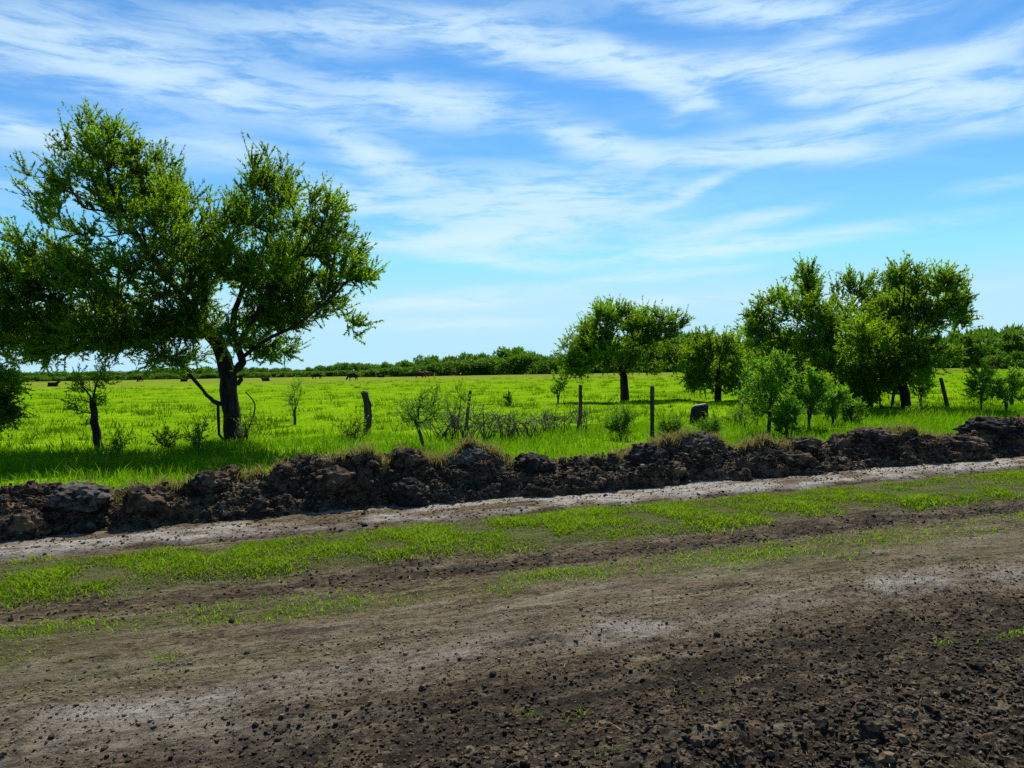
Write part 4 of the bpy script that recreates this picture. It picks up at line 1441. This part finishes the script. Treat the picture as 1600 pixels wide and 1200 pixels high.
# ------------------------------------------------------------------ single large clods
def clod(name, px, py, depth, rx, rz, label, mat, seed, flat=0.8, yaw=0.0, angular=0.5, cat='clod', group=None, sub=4):
    k = depth / 1200.0
    bm = bmesh.new()
    bmesh.ops.create_icosphere(bm, subdivisions=sub, radius=1.0)
    v = np.array([q.co[:] for q in bm.verts])
    f1, f2, cid = worley(v * 1.3 + seed * 3.7, seed)
    r = 1 + angular * 0.3 * (cid - 0.5) + 0.42 * fbm(v * 1.6 + seed, 5, seed, 0.62) + 0.22 * fbm(v * 6 + seed, 4, seed + 3, 0.65)
    v = v * r[:, None] * np.array([rx * k, rx * k * flat, rz * k])
    c, s = math.cos(yaw), math.sin(yaw)
    for i, q in enumerate(bm.verts):
        q.co = (v[i, 0] * c - v[i, 1] * s, v[i, 0] * s + v[i, 1] * c, v[i, 2])
    me_ = bpy.data.meshes.new(name)
    bm.to_mesh(me_)
    bm.free()
    me_.materials.append(mat)
    o = link(name, me_, None, P(px, py, depth))
    return tag(o, label, cat, group)


def bank_depth(px, vv_=9.2):
    """distance ahead at which a photo column crosses the line v"""
    d = ray(px, 700)
    k = vv_ / (-d.x * SA + d.y * CA)
    return d.y * k


GC = 'large clods on the earth bank'
BIG = [
    (125, 770, 9.2, 60, 24, 'broad pale grey crusted slab of soil on top of the bank', 'clod_pale'),
    (40, 815, 8.85, 44, 26, 'tawny sod with dry grass at the near foot of the bank', 'clod'),
    (735, 712, 9.35, 34, 20, 'peaked clod with a pale split face below the dead brush', 'clod_pale'),
    (835, 722, 9.25, 36, 24, 'dark upright clod with a thin pale crack, beside the peaked clod', 'clod_dark'),
    (1012, 710, 9.25, 38, 26, 'smooth rounded black clod below the tall thin post', 'clod_dark'),
    (1088, 690, 9.5, 40, 22, 'grey crusted clod on the bank below the cut stump', 'clod_pale'),
    (1048, 730, 9.05, 26, 18, 'grey rounded clod on the front slope below the black clod', 'clod'),
    (1545, 664, 9.5, 46, 22, 'tall dark clod with dry grass on it, by the leaning post', 'clod_dark'),
    (1358, 676, 9.4, 42, 18, 'brown sod fringed with dry grass on the crest before the thick tree', 'clod'),
    (640, 712, 9.4, 34, 18, 'rough dark clod on the crest at the open shrub', 'clod_dark'),
    (1250, 690, 9.4, 36, 16, 'low dark clod on the crest below the leafy bushes', 'clod_dark'),
    (1240, 712, 9.0, 34, 16, 'reddish brown clod on the front slope below the leafy bushes', 'clod'),
    (930, 745, 9.0, 34, 22, 'brown clod on the front slope between dark clod and black clod', 'clod'),
    (520, 745, 9.1, 38, 24, 'dark lumpy clod low on the bank, right of the large trunk', 'clod_dark'),
    (330, 745, 9.3, 34, 18, 'brown clod on the crest straight below the large trunk', 'clod'),
    (640, 765, 8.95, 36, 24, 'black clod at the foot of the bank below the open shrub', 'clod_dark'),
    (905, 780, 8.85, 26, 14, 'dark clod at the foot of the bank next to the pale strip', 'clod_dark'),
    (1500, 690, 9.1, 40, 18, 'brown clod on the slope below the leaning post', 'clod'),
    (230, 775, 9.0, 44, 26, 'dark clod right of the pale grey slab, in its shade', 'clod_dark'),
]
for i, (px, py, vv_, rx, rz, lab, mt) in enumerate(BIG):
    clod('clod', px, py + 7, bank_depth(px, vv_ + 0.12), rx * 0.85, rz * 0.9, lab, M['bank' if mt == 'clod' or i in (9, 10, 13, 18) else mt], 200 + i, 0.85, random.uniform(-.5, .5), 0.7, group=GC)

# loose medium clods lying on the slope and at the foot of the bank
MED = []
for i in range(6):
    o = clod('clod', 800, 700, 10.0, 12, 9, 'x', M['clod'], 400 + i, 0.9, 0.0, 0.6, sub=3)
    MED.append(o.data)
    bpy.data.objects.remove(o)
for i in range(110):
    u_ = random.uniform(-4.5, 15)
    if i % 3 == 0:
        q = bank_at(u_, random.uniform(0.03, 0.12))
        lab_, g_ = 'loose clod lying at the foot of the earth bank', 'loose clods at the foot of the bank'
    elif i % 3 == 1:
        q = bank_at(u_, random.uniform(0.16, 0.38))
        lab_, g_ = 'loose clod resting on the front slope of the earth bank', 'loose clods on the slope of the bank'
    else:
        q = bank_at(u_, random.uniform(0.42, 0.56))
        lab_, g_ = 'loose clod perched on the crest of the earth bank', 'loose clods on the crest of the bank'
    o = link('clod', MED[i % 6], None, q + Vector((0, 0, 0.02)))
    k_ = random.uniform(0.3, 0.95)
    o.scale = (k_ * random.uniform(.8, 1.3), k_, k_ * random.uniform(.7, 1.1))
    o.rotation_euler = (random.uniform(-.5, .5), random.uniform(-.5, .5), random.uniform(0, 6.28))
    o.material_slots[0].link = 'OBJECT'
    o.material_slots[0].material = M[random.choice(('bank', 'clod', 'clod_dark', 'bank', 'bank'))]
    tag(o, lab_, 'clod', g_)

# stones lying on the track
GS = 'dark stones on the track'
STONES = [(770, 1046, 10, 'black stone on the brown track, the largest by the pale dust'), (660, 1068, 11, 'black stone at the pale patch just left of the largest'), (702, 1060, 7, 'small dark stone between the two black stones'),
          (362, 971, 9, 'dark clod stone beside the left grass patch'), (385, 1018, 7, 'dark stone on the open brown track, left'), (430, 1062, 6, 'small dark stone on the brown track below mid left'),
          (398, 1118, 9, 'dark stone in the wet rut, bottom left part'), (487, 1170, 14, 'broad black clod in the wet rut at the bottom'), (775, 1105, 8, 'dark stone in the wet rut below the largest stone'),
          (1050, 1003, 7, 'dark stone beside the pale dust patch at mid track'), (1120, 988, 9, 'black stone on the lip of the pale dust, mid track'), (1425, 1105, 22, 'big brown clod standing in the heap of dug soil'),
          (1510, 1085, 22, 'rounded dark clod in the dug heap near the edge'), (1560, 1030, 14, 'dark clod at the edge above the dug heap'), (1280, 1150, 18, 'dark clod low in the dug heap'), (1135, 1090, 14, 'dark clod on the near lip of the dug heap'),
          (1360, 1175, 24, 'wide dark clod at the bottom of the dug heap'), (860, 868, 6, 'tan clod on the strip of dark clods at mid picture'), (570, 818, 8, 'pale stone in the verge grass'), (1085, 1072, 8, 'little dark stone right of the wet rut')]
for i, (px, py, r, lab) in enumerate(STONES):
    q = G(px, py)
    k = q.y / 1200.0
    z_ = ground_z(q.x, q.y)
    o = clod('stone' if r < 13 else 'clod', px, py, q.y, r * (0.6 if r < 13 else 0.7), r * 0.4, lab, M['clod_pale'] if i == 18 else (M['clod'] if i in (11, 12, 13, 14, 15, 16, 17) else M['stone_dark']), 300 + i, 0.9, random.uniform(0, 3), 0.7, 'stone' if r < 13 else 'clod', GS if r < 13 else None, 3)
    o.location = (q.x, q.y, z_ + r * k * 0.12)


# ------------------------------------------------------------------ cows far out on the pasture
def skin_mesh(name, joints, bones, mat):
    me_ = bpy.data.meshes.new(name)
    me_.from_pydata([j[0] for j in joints], bones, [])
    o = bpy.data.objects.new(name, me_)
    COL.objects.link(o)
    sm = o.modifiers.new('skin', 'SKIN')
    for i, j in enumerate(joints):
        me_.skin_vertices[0].data[i].radius = (j[1][0] * 1.3, j[1][1] * 1.3)
    me_.skin_vertices[0].data[0].use_root = True
    ss_ = o.modifiers.new('sub', 'SUBSURF')
    ss_.levels = 1
    ss_.render_levels = 1
    dg = bpy.context.evaluated_depsgraph_get()
    dg.update()
    r = bpy.data.meshes.new_from_object(o.evaluated_get(dg))
    bpy.data.objects.remove(o)
    r.name = name
    r.materials.clear()
    r.materials.append(mat)
    r.polygons.foreach_set('use_smooth', np.full(len(r.polygons), True, dtype=bool))
    return r


M['hide_black'] = rough_mat('hide_black', (0.012, 0.011, 0.010), (0.022, 0.019, 0.017), 3, 0.05, rough=0.7)
M['hide_brown'] = rough_mat('hide_brown', (0.075, 0.032, 0.016), (0.12, 0.05, 0.025), 3, 0.05, rough=0.7)
M['hide_dark'] = rough_mat('hide_dark', (0.030, 0.016, 0.010), (0.05, 0.026, 0.016), 3, 0.05, rough=0.7)
# joints: body along x, head at +x
GRAZE = [((-0.1, 0, .98), (.34, .38)), ((-.75, 0, 1.08), (.27, .30)), ((.45, 0, .98), (.30, .36)), ((.72, 0, 1.0), (.22, .28)), ((1.0, 0, .78), (.14, .18)), ((1.2, 0, .42), (.11, .13)), ((1.34, 0, .20), (.09, .09)), ((1.38, 0, .08), (.07, .07)),
         ((-.72, .2, .72), (.14, .11)), ((-.66, .2, .46), (.08, .07)), ((-.76, .2, .22), (.055, .05)), ((-.72, .2, .02), (.06, .06)),
         ((-.72, -.2, .72), (.14, .11)), ((-.80, -.2, .46), (.08, .07)), ((-.9, -.2, .22), (.055, .05)), ((-.86, -.2, .02), (.06, .06)),
         ((.5, .19, .62), (.11, .1)), ((.52, .19, .34), (.065, .06)), ((.5, .19, .02), (.06, .06)),
         ((.56, -.19, .62), (.11, .1)), ((.66, -.19, .34), (.065, .06)), ((.64, -.19, .02), (.06, .06)),
         ((-1.02, 0, 1.12), (.05, .05)), ((-1.06, 0, .7), (.03, .03)), ((-1.06, 0, .45), (.045, .045)), ((1.1, .2, .5), (.04, .02)), ((1.1, -.2, .5), (.04, .02))]
GB = [(0, 1), (0, 2), (2, 3), (3, 4), (4, 5), (5, 6), (6, 7), (1, 8), (8, 9), (9, 10), (10, 11), (1, 12), (12, 13), (13, 14), (14, 15), (2, 16), (16, 17), (17, 18), (2, 19), (19, 20), (20, 21), (1, 22), (22, 23), (23, 24), (5, 25), (5, 26)]
STAND = list(GRAZE)
STAND[4] = ((1.0, 0, 1.16), (.15, .2))
STAND[5] = ((1.22, 0, 1.34), (.12, .14))
STAND[6] = ((1.44, 0, 1.24), (.10, .1))
STAND[7] = ((1.58, 0, 1.16), (.08, .08))
STAND[25] = ((1.14, .22, 1.36), (.04, .02))
STAND[26] = ((1.14, -.22, 1.36), (.04, .02))
LIE = [((-0.1, 0, .36), (.36, .34)), ((-.75, 0, .36), (.32, .30)), ((.45, 0, .38), (.30, .32)), ((.72, 0, .5), (.2, .26)), ((.95, 0, .78), (.14, .16)), ((1.12, 0, .92), (.11, .13)), ((1.32, 0, .84), (.09, .09)), ((1.44, 0, .78), (.07, .07)),
       ((-.6, .42, .16), (.13, .1)), ((-.25, .5, .08), (.06, .06)), ((-.6, -.42, .16), (.13, .1)), ((-.25, -.5, .08), (.06, .06)), ((.62, .3, .12), (.09, .08)), ((.9, .32, .06), (.05, .05)), ((.62, -.3, .12), (.09, .08)), ((.4, -.4, .06), (.05, .05)), ((1.06, .2, .94), (.04, .02)), ((1.06, -.2, .94), (.04, .02))]
LB = [(0, 1), (0, 2), (2, 3), (3, 4), (4, 5), (5, 6), (6, 7), (1, 8), (8, 9), (1, 10), (10, 11), (2, 12), (12, 13), (2, 14), (14, 15), (5, 16), (5, 17)]
COWM = {'graze': skin_mesh('cow_grazing', GRAZE, GB, M['hide_black']), 'stand': skin_mesh('cow_standing', STAND, GB, M['hide_black']), 'lie': skin_mesh('cow_lying', LIE, LB, M['hide_black'])}
COWS = [(82, 601, 11, 'lie', 0, 'hide_black', 'black cow lying far out, behind the leaning trunk'), (219, 598, 10, 'graze', 2.6, 'hide_black', 'black cow seen between leaning trunk and large trunk'),
        (287, 597, 8, 'lie', 0, 'hide_dark', 'dark cow lying just left of the large trunk'), (416, 596, 9, 'lie', 3.1, 'hide_black', 'black cow lying first right of the large trunk'),
        (496, 595, 10, 'graze', 3.0, 'hide_black', 'black cow grazing between large trunk and crooked post'), (551, 595, 13, 'graze', 2.9, 'hide_black', 'largest black cow grazing just left of crooked post'),
        (574, 594, 9, 'graze', 1.2, 'hide_dark', 'dark cow end on above the crooked post'), (595, 594, 7, 'lie', 0, 'hide_black', 'small dark cow lying right of the crooked post'),
        (656, 592, 11, 'graze', 0.2, 'hide_dark', 'dark brown cow, left one of the close pair'), (666, 592, 11, 'stand', 0.4, 'hide_brown', 'red brown cow, right one of the close pair'),
        (688, 591, 9, 'graze', 1.4, 'hide_black', 'black cow right of the close pair'), (709, 590, 9, 'graze', 2.6, 'hide_brown', 'red brown cow, last one before the hedge gap'),
        (1457, 588, 16, 'stand', 0.5, 'hide_brown', 'red brown cow standing beside the thick trunked tree'), (1447, 592, 14, 'graze', 2.4, 'hide_black', 'black cow grazing beside the thick trunked tree'),
        (1553, 585, 13, 'graze', 0.1, 'hide_brown', 'red brown cow above the light shrubs at the edge'), (1580, 585, 9, 'lie', 0.2, 'hide_black', 'black cow at the edge beside the red brown one')]
HGT = {'graze': 1.42, 'stand': 1.55, 'lie': 1.08}
for (px, py, hpx, pose, yaw, hide, lab) in COWS:
    dd = min(235.0, 1200.0 * HGT[pose] / (hpx * 0.88))
    q = P(px, py, dd)
    o = link('cow', COWM[pose], None, (q.x, q.y, ground_z(q.x, q.y) - 0.01))
    o.rotation_euler.z = yaw
    o.material_slots[0].link = 'OBJECT'
    o.material_slots[0].material = M[hide]
    tag(o, lab, 'cow', 'cattle spread over the far pasture')


# ------------------------------------------------------------------ trees along the far edge of the pasture
def far_variant(i):
    root = bpy.data.objects.new('hedge_tree', None)
    COL.objects.link(root)
    n = 4200
    nb = 22
    cen, rad = [], []
    for k_ in range(nb):
        a_ = random.uniform(0, 6.283)
        r_ = 0.8 * random.random() ** 0.6
        cen.append((r_ * math.cos(a_), r_ * math.sin(a_), random.uniform(0.02, 0.78 - 0.30 * r_)))
        rad.append(random.uniform(0.16, 0.32))
    cen = np.array(cen)
    rad = np.array(rad)
    b = RNG.integers(0, nb, n)
    d = RNG.normal(0, 1, (n, 3))
    d /= np.linalg.norm(d, axis=1, keepdims=True)
    p_ = cen[b] + d * (rad[b] * RNG.random(n) ** 0.3)[:, None] * np.array([1, 1, 0.72])
    p_[:, 2] = np.maximum(p_[:, 2], 0.01)
    ldv = d * 0.5 + np.array([0, 0, 0.5]) + RNG.normal(0, 0.6, (n, 3))
    ldv /= np.linalg.norm(ldv, axis=1, keepdims=True)
    tn = np.clip(0.35 + 0.35 * RNG.random(nb)[b] + RNG.normal(0, .18, n), 0, 1)
    me_ = leaves_mesh('hedge_crown', p_, ldv, RNG.uniform(0.07, 0.15, n), RNG.uniform(0.04, 0.08, n), M['leaf_far'], tn)
    link('crown', me_, root)
    mb = MB()
    mb.tube([Vector((0, 0, -0.02)), Vector((0.02, 0, 0.2)), Vector((-0.03, 0.02, 0.45))], [0.035, 0.03, 0.012], 6)
    for k_ in range(4):
        c_ = Vector(cen[k_])
        mb.tube([Vector((0.02, 0, 0.18)), Vector((0.02, 0, 0.18)).lerp(c_, 0.55) + Vector((0, 0, .03)), c_], [0.022, 0.014, 0.006], 4)
    link('trunk', mb.mesh('hedge_trunk', M['bark']), root)
    return root


variants = [far_variant(i) for i in range(5)]
used = [False] * 5
TOPS = [(-250, 578), (0, 578), (100, 577), (220, 574), (330, 572), (450, 573), (480, 571), (560, 566), (640, 560), (660, 552), (720, 550), (800, 541), (850, 546), (900, 545), (1000, 520), (1060, 505), (1100, 525),
        (1180, 530), (1260, 520), (1360, 520), (1440, 515), (1480, 512), (1530, 502), (1580, 500), (1600, 500), (1900, 502)]
tx, ty = zip(*TOPS)
GH = 'trees along the far edge of the pasture'
FRONT = [(60, 'beyond the drooping tree at the edge'), (150, 'left of the leaning trunk'), (330, 'between leaning trunk and large trunk'), (480, 'just right of the large trunk'), (575, 'left of the crooked post'),
         (735, 'behind the close pair of cows'), (880, 'between the thin post and the field tree'), (1075, 'behind the field tree'), (1170, 'behind the low dense tree'), (1380, 'behind the slender tree'), (1480, 'behind the leaning post'), (9999, 'behind the shrubs at the edge')]
for row in range(2):
    px = -200.0 + row * 22
    while px < 1820:
        depth = (232 if row == 0 else 250) - 0.02 * (px - 800) + random.uniform(-5, 5)
        if px < 560:
            depth += 60
        if px > 1420:
            depth -= 20
        top = float(np.interp(px, tx, ty)) + random.uniform(-2, 2.5) + (9 if row == 0 else 0)
        b = P(px, 580, depth)
        b.z = -0.1
        hgt = max(2.6, P(px, top, depth).z)
        wdt = (hgt * random.uniform(0.8, 1.1) + 4.0) * (0.85 if row else 1.0)
        vi = random.randrange(5)
        o = copy_tree(variants[vi]) if used[vi] else variants[vi]
        used[vi] = True
        o.location = b
        o.scale = (wdt, wdt * 0.8, hgt * 1.12)
        o.rotation_euler.z = random.uniform(0, 6.28)
        where = next(w_ for x_, w_ in FRONT if px < x_)
        lab = ('low front tree' if row == 0 else 'taller rear tree') + ' of the far hedge, ' + where
        tag(o, lab, 'tree', 'trees of the far hedge ' + where + (' in front' if row == 0 else ' at the rear'))
        px += wdt * 2 * 1200 / depth * random.uniform(0.36, 0.50)
for i in range(5):
    if not used[i]:
        for c in list(variants[i].children):
            bpy.data.objects.remove(c)
        bpy.data.objects.remove(variants[i])
# one lower rounded bush in front of the far wood
o = copy_tree(variants[0])
q = P(1572, 572, 150)
o.location = (q.x, q.y, -0.1)
o.scale = (4.3, 4.0, 4.7)
tag(o, 'lower rounded paler bush in front of the far wood', 'bush')
